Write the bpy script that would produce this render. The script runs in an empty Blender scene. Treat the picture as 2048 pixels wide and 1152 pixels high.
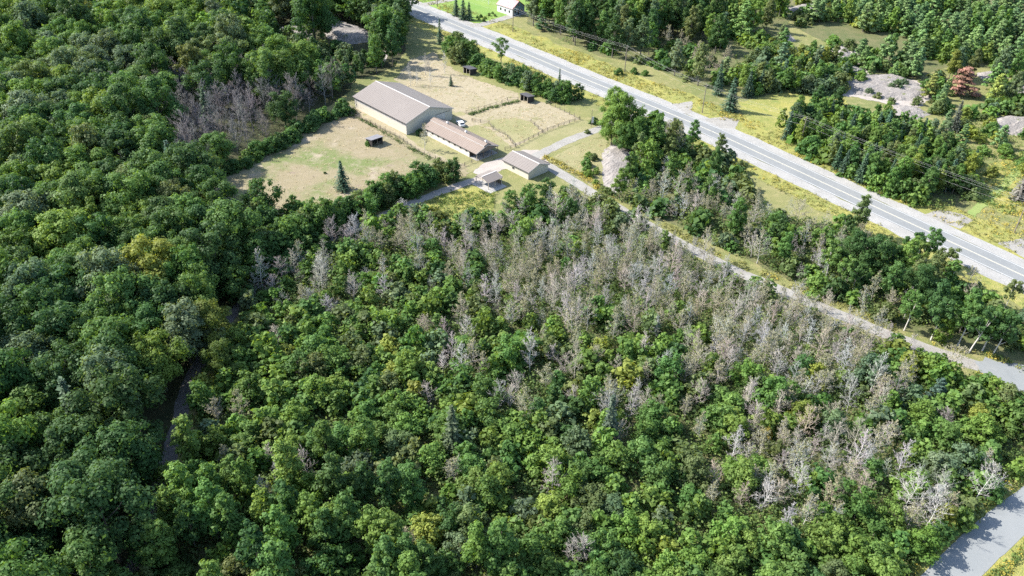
import bpy, bmesh, math, random
import numpy as np
from mathutils import Vector, Matrix
from mathutils.geometry import tessellate_polygon

sc = bpy.context.scene
C = sc.collection
RAD = math.radians

# ------------------------------------------------------------------ camera
CAM_H, PITCH, ROLL, FPX = 112.0, RAD(34.75), RAD(1.5), 1650.0
_r0 = np.array([1.0, 0, 0]); _u0 = np.array([0, math.sin(PITCH), math.cos(PITCH)])
C_FWD = np.array([0, math.cos(PITCH), -math.sin(PITCH)])
C_RIGHT = _r0 * math.cos(ROLL) + _u0 * math.sin(ROLL)
C_UP = _u0 * math.cos(ROLL) - _r0 * math.sin(ROLL)
cam_data = bpy.data.cameras.new('camera')
cam_data.sensor_width = 36.0
cam_data.lens = 36.0 * FPX / 2048.0
cam_data.clip_start = 1.0
cam_data.clip_end = 6000.0
cam = bpy.data.objects.new('camera', cam_data)
C.objects.link(cam)
cam.matrix_world = Matrix(((C_RIGHT[0], C_UP[0], -C_FWD[0], 0), (C_RIGHT[1], C_UP[1], -C_FWD[1], 0),
                           (C_RIGHT[2], C_UP[2], -C_FWD[2], CAM_H), (0, 0, 0, 1)))
sc.camera = cam

# ------------------------------------------------------------------ sky and sun
SHADOW_AZ, SUN_EL = RAD(-13.0), RAD(41.0)
w = bpy.data.worlds.new('World'); sc.world = w; w.use_nodes = True
nt = w.node_tree; nt.nodes.clear()
sky = nt.nodes.new('ShaderNodeTexSky'); sky.sky_type = 'NISHITA'; sky.sun_disc = False
sun_vec = Vector((-math.cos(SHADOW_AZ) * math.cos(SUN_EL), -math.sin(SHADOW_AZ) * math.cos(SUN_EL), math.sin(SUN_EL)))
sky.sun_elevation = SUN_EL
sky.sun_rotation = math.atan2(sun_vec.x, sun_vec.y) % (2 * math.pi)
sky.air_density = 1.0; sky.dust_density = 1.0; sky.ozone_density = 1.0
bg = nt.nodes.new('ShaderNodeBackground'); bg.inputs['Strength'].default_value = 0.132
wo = nt.nodes.new('ShaderNodeOutputWorld')
nt.links.new(sky.outputs[0], bg.inputs['Color']); nt.links.new(bg.outputs[0], wo.inputs['Surface'])
sl = bpy.data.lights.new('sun', 'SUN'); sl.energy = 4.2; sl.angle = RAD(0.53); sl.color = (1.0, 0.96, 0.89)
sun = bpy.data.objects.new('sun', sl); C.objects.link(sun)
sun.rotation_euler = sun_vec.to_track_quat('Z', 'Y').to_euler(); sun.location = (-150, 100, 200)
sc.view_settings.view_transform = 'Standard'; sc.view_settings.look = 'None'
sc.view_settings.exposure = 1.58; sc.view_settings.gamma = 1.0; sc.view_settings.use_curve_mapping = False
sc.render.engine = 'CYCLES'
cy = sc.cycles
cy.max_bounces = 5; cy.diffuse_bounces = 3; cy.glossy_bounces = 2; cy.transmission_bounces = 3; cy.transparent_max_bounces = 4
cy.use_denoising = False; cy.use_adaptive_sampling = True; cy.adaptive_threshold = 0.012
sc.render.film_transparent = False

# ------------------------------------------------------------------ helpers
def G(x, y, z=0.0):
    """point of the place that a pixel of the photograph (2048 x 1152) shows, at height z"""
    d = C_FWD + C_RIGHT * ((x - 1024) / FPX) - C_UP * ((y - 576) / FPX)
    t = (z - CAM_H) / d[2]
    return Vector((d[0] * t, d[1] * t, z))

def to_px(p):
    v = np.array([p[0], p[1], p[2] - CAM_H]); d = v @ C_FWD
    return 1024 + FPX * (v @ C_RIGHT) / d, 576 - FPX * (v @ C_UP) / d

def inpoly(x, y, poly):
    c = False; n = len(poly); j = n - 1
    for i in range(n):
        xi, yi = poly[i]; xj, yj = poly[j]
        if (yi > y) != (yj > y) and x < (xj - xi) * (y - yi) / (yj - yi) + xi: c = not c
        j = i
    return c

def tag(o, label=None, cat=None, group=None, kind=None):
    if label: o['label'] = label
    if cat: o['category'] = cat
    if group: o['group'] = group
    if kind: o['kind'] = kind
    return o

def link(name, me, mat=None, parent=None):
    o = bpy.data.objects.new(name, me); C.objects.link(o)
    if mat is not None and me is not None and not me.materials: me.materials.append(mat)
    if parent is not None: o.parent = parent
    return o

def thing(name, label, cat, loc=(0, 0, 0), rz=0.0, group=None):
    o = bpy.data.objects.new(name, None); C.objects.link(o)
    o.location = loc; o.rotation_euler = (0, 0, rz); o.empty_display_size = 0.5
    return tag(o, label, cat, group)

def mesh_np(name, V, F, tint=None, mats=(), midx=None):
    """V (n,3), F (m,k) one polygon size"""
    V = np.asarray(V, dtype=np.float32); F = np.asarray(F, dtype=np.int32)
    me = bpy.data.meshes.new(name)
    m, k = F.shape
    me.vertices.add(len(V)); me.vertices.foreach_set('co', V.ravel())
    me.loops.add(m * k); me.loops.foreach_set('vertex_index', F.ravel())
    me.polygons.add(m); me.polygons.foreach_set('loop_start', np.arange(0, m * k, k, dtype=np.int32))
    me.polygons.foreach_set('loop_total', np.full(m, k, dtype=np.int32))
    for mt in mats: me.materials.append(mt)
    if midx is not None: me.polygons.foreach_set('material_index', np.asarray(midx, dtype=np.int32))
    me.update(calc_edges=True)
    if tint is not None:
        a = me.attributes.new('tint', 'FLOAT', 'FACE'); a.data.foreach_set('value', np.asarray(tint, dtype=np.float32))
    return me

class MB:
    """collects boxes, prisms and tubes into one mesh"""
    def __init__(s): s.v = []; s.f = []
    def add(s, vs, fs):
        n = len(s.v); s.v += [tuple(v) for v in vs]; s.f += [tuple(n + i for i in f) for f in fs]; return s
    def box(s, x0, x1, y0, y1, z0, z1):
        return s.add([(x0, y0, z0), (x1, y0, z0), (x1, y1, z0), (x0, y1, z0), (x0, y0, z1), (x1, y0, z1), (x1, y1, z1), (x0, y1, z1)],
                     [(0, 3, 2, 1), (4, 5, 6, 7), (0, 1, 5, 4), (1, 2, 6, 5), (2, 3, 7, 6), (3, 0, 4, 7)])
    def slab(s, a, b, c, d, t):
        """a thick quad: corners a b c d (counter-clockwise from above) with thickness t downward"""
        lo = [(p[0], p[1], p[2] - t) for p in (a, b, c, d)]
        return s.add([a, b, c, d] + lo, [(0, 1, 2, 3), (7, 6, 5, 4), (0, 4, 5, 1), (1, 5, 6, 2), (2, 6, 7, 3), (3, 7, 4, 0)])
    def prism(s, poly, y0, y1):
        """polygon in (x,z), extruded along y"""
        n = len(poly)
        vs = [(p[0], y0, p[1]) for p in poly] + [(p[0], y1, p[1]) for p in poly]
        fs = [tuple(range(n)), tuple(range(2 * n - 1, n - 1, -1))] + [(i, i + n, (i + 1) % n + n, (i + 1) % n) for i in range(n)]
        return s.add(vs, fs)
    def tube(s, pts, rad, n=6, cap=True):
        pts = [Vector(p) for p in pts]; base = len(s.v)
        for i, p in enumerate(pts):
            d = (pts[min(i + 1, len(pts) - 1)] - pts[max(i - 1, 0)]).normalized()
            a = d.orthogonal().normalized() if abs(d.z) > 0.99 else d.cross(Vector((0, 0, 1))).normalized()
            b = d.cross(a)
            for k in range(n):
                t = 2 * math.pi * k / n
                s.v.append(tuple(p + (a * math.cos(t) + b * math.sin(t)) * rad[i]))
        for i in range(len(pts) - 1):
            for k in range(n):
                s.f.append((base + i * n + k, base + i * n + (k + 1) % n, base + (i + 1) * n + (k + 1) % n, base + (i + 1) * n + k))
        if cap:
            s.f.append(tuple(base + k for k in range(n))[::-1]); s.f.append(tuple(base + (len(pts) - 1) * n + k for k in range(n)))
        return s
    def mesh(s, name):
        me = bpy.data.meshes.new(name); me.from_pydata(s.v, [], s.f); me.update()
        bm = bmesh.new(); bm.from_mesh(me); bmesh.ops.recalc_face_normals(bm, faces=bm.faces); bm.to_mesh(me); bm.free()
        return me
    def build(s, name, mat, parent=None):
        return link(name, s.mesh(name), mat, parent)

# ------------------------------------------------------------------ materials
def mat_new(name):
    m = bpy.data.materials.new(name); m.use_nodes = True
    t = m.node_tree; t.nodes.clear()
    out = t.nodes.new('ShaderNodeOutputMaterial'); p = t.nodes.new('ShaderNodeBsdfPrincipled')
    t.links.new(p.outputs[0], out.inputs['Surface'])
    return m, t, p, out

def noise_mix(t, coord, scale, detail, c0, c1, lo=0.35, hi=0.65, rough=0.6):
    n = t.nodes.new('ShaderNodeTexNoise'); n.inputs['Scale'].default_value = scale; n.inputs['Detail'].default_value = detail
    n.inputs['Roughness'].default_value = rough
    t.links.new(coord, n.inputs['Vector'])
    r = t.nodes.new('ShaderNodeMapRange'); r.inputs[1].default_value = lo; r.inputs[2].default_value = hi
    t.links.new(n.outputs[0], r.inputs[0])
    x = t.nodes.new('ShaderNodeMix'); x.data_type = 'RGBA'
    t.links.new(r.outputs[0], x.inputs[0])
    for k, c in ((6, c0), (7, c1)):
        if isinstance(c, tuple): x.inputs[k].default_value = (*c, 1)
        else: t.links.new(c, x.inputs[k])
    return x.outputs[2]

def surf(name, c0, c1, scale=0.3, layers=(), rough=0.9, bump=0.0, bscale=2.0, spec=0.2, metal=0.0, stretch=None):
    """object-space noise colours; layers = (scale, colour, lo, hi)"""
    m, t, p, out = mat_new(name)
    g = t.nodes.new('ShaderNodeTexCoord'); co = g.outputs['Object']
    if stretch:
        mp = t.nodes.new('ShaderNodeMapping'); mp.inputs['Scale'].default_value = stretch[:3]; mp.inputs['Rotation'].default_value = (0, 0, stretch[3])
        t.links.new(co, mp.inputs[0]); co = mp.outputs[0]
    col = noise_mix(t, co, scale, 6, c0, c1)
    for s_, c_, lo, hi in layers: col = noise_mix(t, co, s_, 7, col, c_, lo, hi)
    t.links.new(col, p.inputs['Base Color'])
    p.inputs['Roughness'].default_value = rough; p.inputs['Specular IOR Level'].default_value = spec; p.inputs['Metallic'].default_value = metal
    if bump:
        n = t.nodes.new('ShaderNodeTexNoise'); n.inputs['Scale'].default_value = bscale; n.inputs['Detail'].default_value = 8
        t.links.new(co, n.inputs['Vector'])
        b = t.nodes.new('ShaderNodeBump'); b.inputs['Strength'].default_value = bump; b.inputs['Distance'].default_value = 0.3
        t.links.new(n.outputs[0], b.inputs['Height']); t.links.new(b.outputs[0], p.inputs['Normal'])
    return m

def leafy(name, trans=0.45, rough=0.55, fixed=None, jitter=0.16, warm=(1.25, 1.15, 0.5), spec=0.13, attr=None):
    """leaf material: the object's own colour times a per-leaf tint"""
    m, t, p, out = mat_new(name)
    oi = t.nodes.new('ShaderNodeObjectInfo'); at = t.nodes.new('ShaderNodeAttribute'); at.attribute_name = 'tint'
    src = oi.outputs['Color']
    if fixed:
        rgb = t.nodes.new('ShaderNodeRGB'); rgb.outputs[0].default_value = (*fixed, 1); src = rgb.outputs[0]
    if attr:
        ca = t.nodes.new('ShaderNodeAttribute'); ca.attribute_name = attr; src = ca.outputs['Color']
    hsv = t.nodes.new('ShaderNodeHueSaturation'); t.links.new(src, hsv.inputs['Color'])
    t.links.new(at.outputs['Fac'], hsv.inputs['Value'])
    # hue drifts a little from leaf spray to leaf spray
    mr = t.nodes.new('ShaderNodeMapRange'); mr.inputs[1].default_value = 0.5; mr.inputs[2].default_value = 1.6
    mr.inputs[3].default_value = 0.5 + jitter * 0.12; mr.inputs[4].default_value = 0.5 - jitter * 0.16
    t.links.new(at.outputs['Fac'], mr.inputs[0]); t.links.new(mr.outputs[0], hsv.inputs['Hue'])
    t.links.new(hsv.outputs[0], p.inputs['Base Color'])
    p.inputs['Roughness'].default_value = rough; p.inputs['Specular IOR Level'].default_value = spec
    if trans > 0:
        tr = t.nodes.new('ShaderNodeBsdfTranslucent')
        mul = t.nodes.new('ShaderNodeMix'); mul.data_type = 'RGBA'; mul.blend_type = 'MULTIPLY'; mul.inputs[0].default_value = 1.0
        t.links.new(hsv.outputs[0], mul.inputs[6]); mul.inputs[7].default_value = (*warm, 1)
        t.links.new(mul.outputs[2], tr.inputs['Color'])
        mx = t.nodes.new('ShaderNodeMixShader'); mx.inputs[0].default_value = trans
        t.links.new(p.outputs[0], mx.inputs[1]); t.links.new(tr.outputs[0], mx.inputs[2]); t.links.new(mx.outputs[0], out.inputs['Surface'])
    return m

M = {}
M['ground'] = surf('meadow_ground', (0.122, 0.137, 0.046), (0.190, 0.179, 0.072), 0.05, [(0.4, (0.236, 0.205, 0.099), 0.5, 0.75), (2.2, (0.084, 0.103, 0.034), 0.54, 0.72)], bump=0.6, bscale=3)
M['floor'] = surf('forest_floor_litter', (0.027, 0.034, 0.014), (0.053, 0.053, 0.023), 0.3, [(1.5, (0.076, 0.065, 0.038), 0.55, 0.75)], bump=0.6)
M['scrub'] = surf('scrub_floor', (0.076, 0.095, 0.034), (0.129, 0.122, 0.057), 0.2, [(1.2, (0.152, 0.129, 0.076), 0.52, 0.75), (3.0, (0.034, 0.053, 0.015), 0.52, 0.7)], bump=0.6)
M['verge'] = surf('weedy_verge', (0.168, 0.181, 0.051), (0.253, 0.232, 0.062), 0.09, [(0.5, (0.281, 0.246, 0.096), 0.5, 0.72), (1.6, (0.128, 0.153, 0.042), 0.52, 0.7), (0.22, (0.133, 0.167, 0.045), 0.56, 0.7)], bump=0.7, bscale=3)
M['paddock'] = surf('dry_paddock_grass', (0.218, 0.177, 0.114), (0.173, 0.157, 0.082), 0.028, [(0.05, (0.114, 0.141, 0.046), 0.50, 0.60), (0.5, (0.237, 0.198, 0.135), 0.5, 0.75), (1.8, (0.150, 0.132, 0.071), 0.54, 0.74), (0.11, (0.259, 0.218, 0.155), 0.56, 0.66), (0.3, (0.191, 0.150, 0.109), 0.6, 0.72)], bump=0.5, bscale=3)
M['straw'] = surf('straw_paddock_grass', (0.267, 0.226, 0.154), (0.219, 0.190, 0.115), 0.06, [(0.25, (0.154, 0.154, 0.060), 0.54, 0.72), (0.8, (0.291, 0.249, 0.179), 0.48, 0.7), (2.0, (0.172, 0.142, 0.072), 0.54, 0.72)], bump=0.5, bscale=3)
M['greenpad'] = surf('green_paddock_grass', (0.172, 0.169, 0.073), (0.223, 0.201, 0.105), 0.1, [(0.6, (0.153, 0.160, 0.067), 0.52, 0.74), (2.0, (0.249, 0.214, 0.121), 0.54, 0.74)], bump=0.5, bscale=3)
M['lawn'] = surf('mown_lawn', (0.114, 0.198, 0.038), (0.167, 0.236, 0.053), 0.08, [(1.0, (0.190, 0.228, 0.068), 0.54, 0.74)], bump=0.3)
M['mown'] = surf('mown_grass', (0.15, 0.21, 0.06), (0.20, 0.235, 0.075), 0.1, [(1.0, (0.23, 0.23, 0.09), 0.52, 0.74)], bump=0.3)
M['asphalt'] = surf('highway_asphalt', (0.163, 0.170, 0.170), (0.189, 0.193, 0.189), 0.12, [(1.2, (0.209, 0.209, 0.203), 0.52, 0.75), (4.0, (0.144, 0.147, 0.147), 0.55, 0.72)], rough=0.85, bump=0.05, bscale=6)
M['lane_asphalt'] = surf('grey_lane_asphalt', (0.178, 0.188, 0.188), (0.196, 0.203, 0.201), 0.1, [(0.6, (0.206, 0.212, 0.208), 0.52, 0.75), (0.22, (0.166, 0.176, 0.176), 0.55, 0.7)], rough=0.8, bump=0.04, bscale=6)
M['shoulder'] = surf('pale_gravel', (0.237, 0.231, 0.216), (0.289, 0.280, 0.263), 0.25, [(1.5, (0.196, 0.190, 0.175), 0.52, 0.75), (5.0, (0.309, 0.300, 0.283), 0.52, 0.7)], bump=0.4, bscale=8)
M['gravel'] = surf('driveway_gravel', (0.206, 0.194, 0.176), (0.262, 0.250, 0.225), 0.25, [(1.2, (0.170, 0.158, 0.134), 0.52, 0.75), (5.0, (0.280, 0.267, 0.243), 0.52, 0.7)], bump=0.4, bscale=8)
M['yard'] = surf('yard_gravel', (0.281, 0.247, 0.221), (0.321, 0.288, 0.254), 0.3, [(1.2, (0.241, 0.214, 0.174), 0.52, 0.75)], bump=0.3, bscale=8)
M['shade_painted_dirt'] = surf('shade_painted_dirt_track', (0.114, 0.103, 0.095), (0.152, 0.137, 0.125), 0.3, [(1.5, (0.114, 0.106, 0.076), 0.52, 0.75)], bump=0.4, bscale=6)  # dirt colour darkened to hold the shade of the woods along the lane
M['paint_white'] = surf('worn_white_paint', (0.471, 0.471, 0.456), (0.418, 0.418, 0.403), 1.5)
M['paint_yellow'] = surf('worn_yellow_paint', (0.471, 0.433, 0.334), (0.456, 0.433, 0.365), 1.5)
M['rock'] = surf('pink_grey_granite', (0.194, 0.173, 0.157), (0.237, 0.217, 0.198), 0.35, [(0.9, (0.170, 0.155, 0.140), 0.5, 0.7), (0.5, (0.261, 0.238, 0.219), 0.54, 0.72), (2.6, (0.119, 0.113, 0.096), 0.59, 0.68), (0.3, (0.119, 0.131, 0.053), 0.61, 0.68)], bump=0.9, bscale=1.6)
M['roof'] = surf('taupe_metal_roof', (0.174, 0.151, 0.134), (0.187, 0.163, 0.145), 0.15, [(0.6, (0.165, 0.143, 0.125), 0.5, 0.8), (0.25, (0.195, 0.169, 0.148), 0.6, 0.8)], rough=0.55, spec=0.2)
M['roof_red'] = surf('tan_brown_metal_roof', (0.190, 0.149, 0.121), (0.206, 0.163, 0.134), 0.2, [(0.8, (0.171, 0.132, 0.106), 0.5, 0.8)], rough=0.55, spec=0.2)
M['roof_trim'] = surf('pale_roof_trim', (0.395, 0.365, 0.342), (0.441, 0.410, 0.380), 0.8, rough=0.5)
M['cream'] = surf('cream_metal_siding', (0.456, 0.414, 0.334), (0.486, 0.445, 0.365), 0.4, [(1.2, (0.418, 0.376, 0.296), 0.56, 0.8)], rough=0.6)
M['pale_wall'] = surf('off_white_siding', (0.502, 0.456, 0.403), (0.532, 0.494, 0.441), 0.4, [(1.2, (0.441, 0.388, 0.334), 0.56, 0.8)], rough=0.6)
M['translucent_panel'] = surf('grey_translucent_panel', (0.304, 0.293, 0.274), (0.380, 0.361, 0.334), 1.2, rough=0.5)
M['dark_wood'] = surf('weathered_dark_boards', (0.034, 0.030, 0.029), (0.057, 0.050, 0.046), 1.2, rough=0.85)
M['dark_roof'] = surf('charcoal_shed_roof', (0.065, 0.061, 0.065), (0.091, 0.087, 0.091), 0.8, rough=0.6)
M['grey_roof'] = surf('grey_shed_roof', (0.144, 0.137, 0.144), (0.175, 0.167, 0.171), 0.8, rough=0.55)
M['fence'] = surf('weathered_fence_wood', (0.114, 0.095, 0.076), (0.167, 0.144, 0.118), 2.0)
M['pole'] = surf('grey_brown_pole_wood', (0.152, 0.125, 0.099), (0.205, 0.175, 0.144), 1.0)
M['post_pale'] = surf('pale_timber_post', (0.350, 0.304, 0.243), (0.395, 0.350, 0.289), 2.0)
M['wire'] = surf('weathered_wire', (0.274, 0.270, 0.258), (0.304, 0.296, 0.281), 1.0, rough=0.5)
M['white'] = surf('white_enamel', (0.562, 0.562, 0.555), (0.593, 0.593, 0.585), 1.0, rough=0.35, spec=0.5)
M['blue_siding'] = surf('blue_grey_siding', (0.144, 0.205, 0.258), (0.175, 0.236, 0.289), 1.0, rough=0.6)
M['house_roof'] = surf('faded_red_house_roof', (0.304, 0.182, 0.182), (0.350, 0.228, 0.220), 0.8, rough=0.5)
M['red_trim'] = surf('dark_red_trim', (0.228, 0.038, 0.038), (0.258, 0.053, 0.046), 1.0)
M['glass'] = surf('dark_window_glass', (0.023, 0.027, 0.030), (0.034, 0.038, 0.042), 1.0, rough=0.08, spec=0.6)
M['concrete'] = surf('pale_concrete', (0.280, 0.267, 0.250), (0.328, 0.316, 0.292), 0.6, rough=0.8)
M['rubber'] = surf('black_rubber', (0.015, 0.015, 0.015), (0.023, 0.023, 0.023), 3.0)
M['blue_paint'] = surf('blue_car_paint', (0.023, 0.042, 0.129), (0.027, 0.046, 0.144), 1.0, rough=0.3, spec=0.5)
M['bark'] = surf('grey_brown_bark', (0.099, 0.084, 0.068), (0.152, 0.133, 0.114), 1.5)
M['birch'] = surf('white_birch_bark', (0.456, 0.426, 0.380), (0.502, 0.471, 0.426), 0.8, [(3.0, (0.190, 0.175, 0.152), 0.60, 0.72)])
M['bare'] = leafy('bare_wood', trans=0.0, rough=0.85, jitter=0.02, spec=0.1)
M['leaf'] = leafy('broadleaf_leaves')
M['needle'] = leafy('conifer_needles', trans=0.12, rough=0.6, warm=(1.1, 1.1, 0.6), spec=0.2)

# ------------------------------------------------------------------ the setting: ground sheets
def px_line(pts): return [G(*p) for p in pts]

def smooth_line(P, step=1.5):
    """Catmull-Rom through ground points"""
    out = []
    for i in range(len(P) - 1):
        p0 = P[max(i - 1, 0)]; p1 = P[i]; p2 = P[i + 1]; p3 = P[min(i + 2, len(P) - 1)]
        n = max(2, int((p2 - p1).length / step))
        for k in range(n):
            t = k / n
            out.append(0.5 * ((2 * p1) + (p2 - p0) * t + (2 * p0 - 5 * p1 + 4 * p2 - p3) * t * t + (3 * p1 - p0 - 3 * p2 + p3) * t ** 3))
    out.append(P[-1]); return out

def wob(x, y, s, k=0):
    return math.sin(x * s + k) * math.cos(y * s * 1.27 + 2 * k) + 0.6 * math.sin(x * s * 2.3 + 1.7 * k + y * s * 1.1) + 0.4 * math.sin(y * s * 4.1 - x * s * 3.3 + k)

def sheet(name, pts, z, mat, jit=0.5, step=1.0, px=True, close=True, smooth=False):
    P = px_line(pts) if px else [Vector((p[0], p[1], 0)) for p in pts]
    if smooth:
        P = smooth_line(P + [P[0]], 2.0)[:-1]
    D = []
    for i, p in enumerate(P):
        q = P[(i + 1) % len(P)]; n = max(1, int((q - p).length / step))
        t = (q - p); nn = Vector((-t.y, t.x, 0)); nn = nn.normalized() if nn.length > 0 else nn
        for k in range(n):
            a = p.lerp(q, k / n)
            D.append(a + nn * (wob(a.x, a.y, 0.55) * 0.45 + wob(a.x, a.y, 2.1, 1) * 0.3 + random.uniform(-.3, .3)) * jit)
    tri = tessellate_polygon([[Vector((d.x, d.y, 0)) for d in D]])
    me = bpy.data.meshes.new(name); me.from_pydata([(d.x, d.y, z) for d in D], [], [tuple(t) for t in tri]); me.update()
    bm = bmesh.new(); bm.from_mesh(me)
    for f in bm.faces:
        if f.normal.z < 0: f.normal_flip()
    bm.to_mesh(me); bm.free()
    return tag(link(name, me, mat), kind='structure')

def strip(name, line, w0, w1, z, mat, jit=0.0):
    """ribbon along a line, offsets w0..w1 to its right-hand side (negative = left)"""
    vs, fs = [], []
    for i, p in enumerate(line):
        d = (line[min(i + 1, len(line) - 1)] - line[max(i - 1, 0)]); d.z = 0; d.normalize(); n = Vector((d.y, -d.x, 0))
        j0 = (wob(p.x, p.y, 0.5) * .4 + random.uniform(-.4, .4)) * jit; j1 = (wob(p.x, p.y, 0.6, 2) * .4 + random.uniform(-.4, .4)) * jit
        a = p + n * (w0 + j0); b = p + n * (w1 + j1)
        m = p + n * (w0 + w1) / 2
        vs += [(a.x, a.y, z), (m.x, m.y, z), (b.x, b.y, z)]
        if i: k = 3 * i; fs += [(k - 3, k, k + 1, k - 2), (k - 2, k + 1, k + 2, k - 1)]
    me = bpy.data.meshes.new(name); me.from_pydata(vs, [], fs); me.update()
    bm = bmesh.new(); bm.from_mesh(me)
    for f in bm.faces:
        if f.normal.z < 0: f.normal_flip()
    bm.to_mesh(me); bm.free()
    return tag(link(name, me, mat), kind='structure')

random.seed(5)
g = MB().add([(-2500, -1500, 0), (2500, -1500, 0), (2500, 3500, 0), (-2500, 3500, 0)], [(0, 1, 2, 3)]).build('ground', M['ground']); tag(g, kind='structure')

FOREST_L = [(-420, -30), (640, -30), (806, -30), (806, 8), (812, 60), (812, 100), (790, 132), (752, 150), (712, 158), (694, 188), (650, 218), (590, 258), (520, 303), (450, 340), (415, 368), (402, 412),
            (425, 446), (490, 505), (490, 560), (440, 640), (385, 720), (345, 860), (310, 990), (245, 1160), (150, 1420), (-420, 1420)]
CENTER = [(512, 588), (588, 526), (690, 478), (800, 440), (850, 428), (900, 455), (960, 462), (1000, 440), (1080, 405), (1150, 388), (1250, 440), (1330, 482), (1400, 522), (1560, 602), (1700, 664),
          (1840, 722), (1930, 757), (1984, 794), (2040, 852), (2074, 932), (2010, 975), (1930, 1040), (1850, 1110), (1780, 1180), (1640, 1420), (60, 1420), (275, 1180), (345, 1000), (385, 870), (420, 745), (470, 660)]
STRIP = [(1215, 392), (1265, 330), (1240, 280), (1290, 240), (1340, 266), (1410, 306), (1478, 345), (1502, 388), (1535, 425), (1590, 440), (1660, 448), (1740, 478), (1840, 522), (1960, 590), (2060, 640), (2140, 760), (2048, 722), (1930, 705), (1840, 672), (1700, 615), (1560, 552), (1420, 482), (1330, 440)]
TR_TOP = [(1055, -30), (1560, -30), (1580, 60), (1560, 150), (1480, 175), (1395, 172), (1300, 132), (1200, 112), (1130, 84), (1055, 48)]
TR_PINE = [(1560, -30), (2300, -30), (2300, 135), (2000, 138), (1900, 132), (1850, 150), (1775, 172), (1700, 140), (1672, 95), (1600, 60)]
TR_ROW = [(1500, 215), (1480, 180), (1560, 150), (1640, 120), (1690, 165), (1660, 195), (1640, 225), (1700, 240), (1780, 262), (1880, 290), (1930, 330), (1945, 380), (1925, 425), (1860, 420), (1780, 395), (1700, 360), (1630, 318), (1560, 270)]
TR_EDGE = [(1870, 155), (2000, 150), (2300, 150), (2300, 340), (2060, 285), (1960, 240), (1880, 215), (1830, 190)]

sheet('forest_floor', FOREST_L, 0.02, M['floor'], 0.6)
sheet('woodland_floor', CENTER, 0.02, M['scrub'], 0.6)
sheet('thicket_floor', STRIP, 0.03, M['scrub'], 0.6)
for nm, pl in (('roadside_wood_floor', TR_TOP), ('pine_wood_floor', TR_PINE), ('thicket_floor', TR_ROW)):
    sheet(nm, pl, 0.03, M['scrub'], 0.6)

# highway: centre line by photograph, asphalt, shoulders and painted lines
HW = smooth_line(px_line([(740, -22), (820, 13), (927, 57), (1054, 109), (1157, 153), (1285, 205), (1420, 261.5), (1560, 325.8), (1780, 428), (2047, 552), (2300, 672), (2560, 800)]), 4.0)
strip('verge', HW, -19, -7.0, 0.04, M['verge'], 2.2)
strip('verge', HW, 6.0, 14.5, 0.04, M['verge'], 2.0)
strip('road_shoulder', HW, -8.0, -3.9, 0.06, M['shoulder'], 0.5)
strip('road_shoulder', HW, 3.9, 8.2, 0.06, M['shoulder'], 0.7)
strip('highway', HW, -3.95, 3.95, 0.08, M['asphalt'])
strip('edge_line', HW, -3.62, -3.44, 0.095, M['paint_white'])
strip('edge_line', HW, 3.44, 3.62, 0.095, M['paint_white'])
strip('centre_line', HW, -0.24, -0.09, 0.095, M['paint_yellow'])
strip('centre_line', HW, 0.09, 0.24, 0.095, M['paint_yellow'])

DRIVE = smooth_line(px_line([(1058, 318), (1090, 330), (1150, 364), (1200, 396), (1260, 430), (1330, 470), (1400, 507), (1470, 542), (1560, 580), (1640, 614), (1700, 638), (1770, 668), (1850, 697), (1955, 732), (2010, 748)]), 1.5)
ENTRY = smooth_line(px_line([(1050, 322), (1085, 306), (1130, 284), (1197, 258), (1250, 238), (1300, 226)]), 1.5)
LANE = smooth_line(px_line([(1000, 348), (940, 364), (890, 381), (830, 404), (770, 430), (690, 466), (600, 512), (535, 556), (480, 612), (420, 690), (378, 770), (356, 850), (335, 925), (300, 1030), (270, 1150), (230, 1330)]), 1.5)
PAVED = smooth_line(px_line([(1962, 728), (2030, 758), (2110, 815), (2150, 890), (2105, 972), (2010, 1050), (1905, 1150), (1790, 1290), (1700, 1420)]), 1.5)
strip('driveway', DRIVE, -1.9, 1.9, 0.05, M['gravel'], 0.35)
strip('driveway', ENTRY, -1.8, 1.8, 0.055, M['gravel'], 0.35)
strip('track', LANE[:34], -1.6, 1.6, 0.052, M['yard'], 0.35)
strip('track', LANE[33:], -1.4, 1.4, 0.05, M['shade_painted_dirt'], 0.35)  # wooded stretch of the same lane, its shade painted in
sheet('lane_verge', [(1775, 1200), (1850, 1110), (1930, 1035), (2010, 975), (2070, 930), (2150, 780), (2320, 850), (2320, 1300), (2100, 1440), (1640, 1440)], 0.035, M['verge'], 0.5)
strip('paved_lane', PAVED, -3.1, 3.1, 0.07, M['lane_asphalt'], 0.15)
sheet('paved_lane', [(1948, 722), (2000, 724), (2060, 732), (2140, 760), (2160, 830), (2060, 790), (2010, 762), (1972, 752)], 0.065, M['lane_asphalt'], 0.3)
sheet('yard', [(945, 345), (968, 326), (1004, 316), (1046, 300), (1075, 300), (1100, 330), (1060, 330), (1004, 340), (968, 356)], 0.05, M['yard'], 0.4)
sheet('paddock', [(697, 218), (742, 240), (800, 270), (838, 300), (905, 325), (940, 330), (930, 352), (820, 388), (700, 420), (600, 430), (500, 435), (440, 424), (418, 410), (424, 372), (458, 344), (520, 314), (600, 264), (655, 230)], 0.04, M['paddock'], 0.9)
sheet('farm_grass', [(690, 205), (720, 200), (800, 160), (905, 150), (1040, 190), (1150, 232), (1215, 262), (1200, 275), (1100, 306), (1060, 320), (1000, 312), (940, 345), (838, 302), (745, 243)], 0.03, M['greenpad'], 0.8)
sheet('barn_grass', [(690, 205), (745, 232), (812, 272), (850, 300), (930, 330), (905, 330), (838, 302), (800, 273), (742, 243), (690, 216)], 0.046, M['straw'], 0.5)
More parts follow.
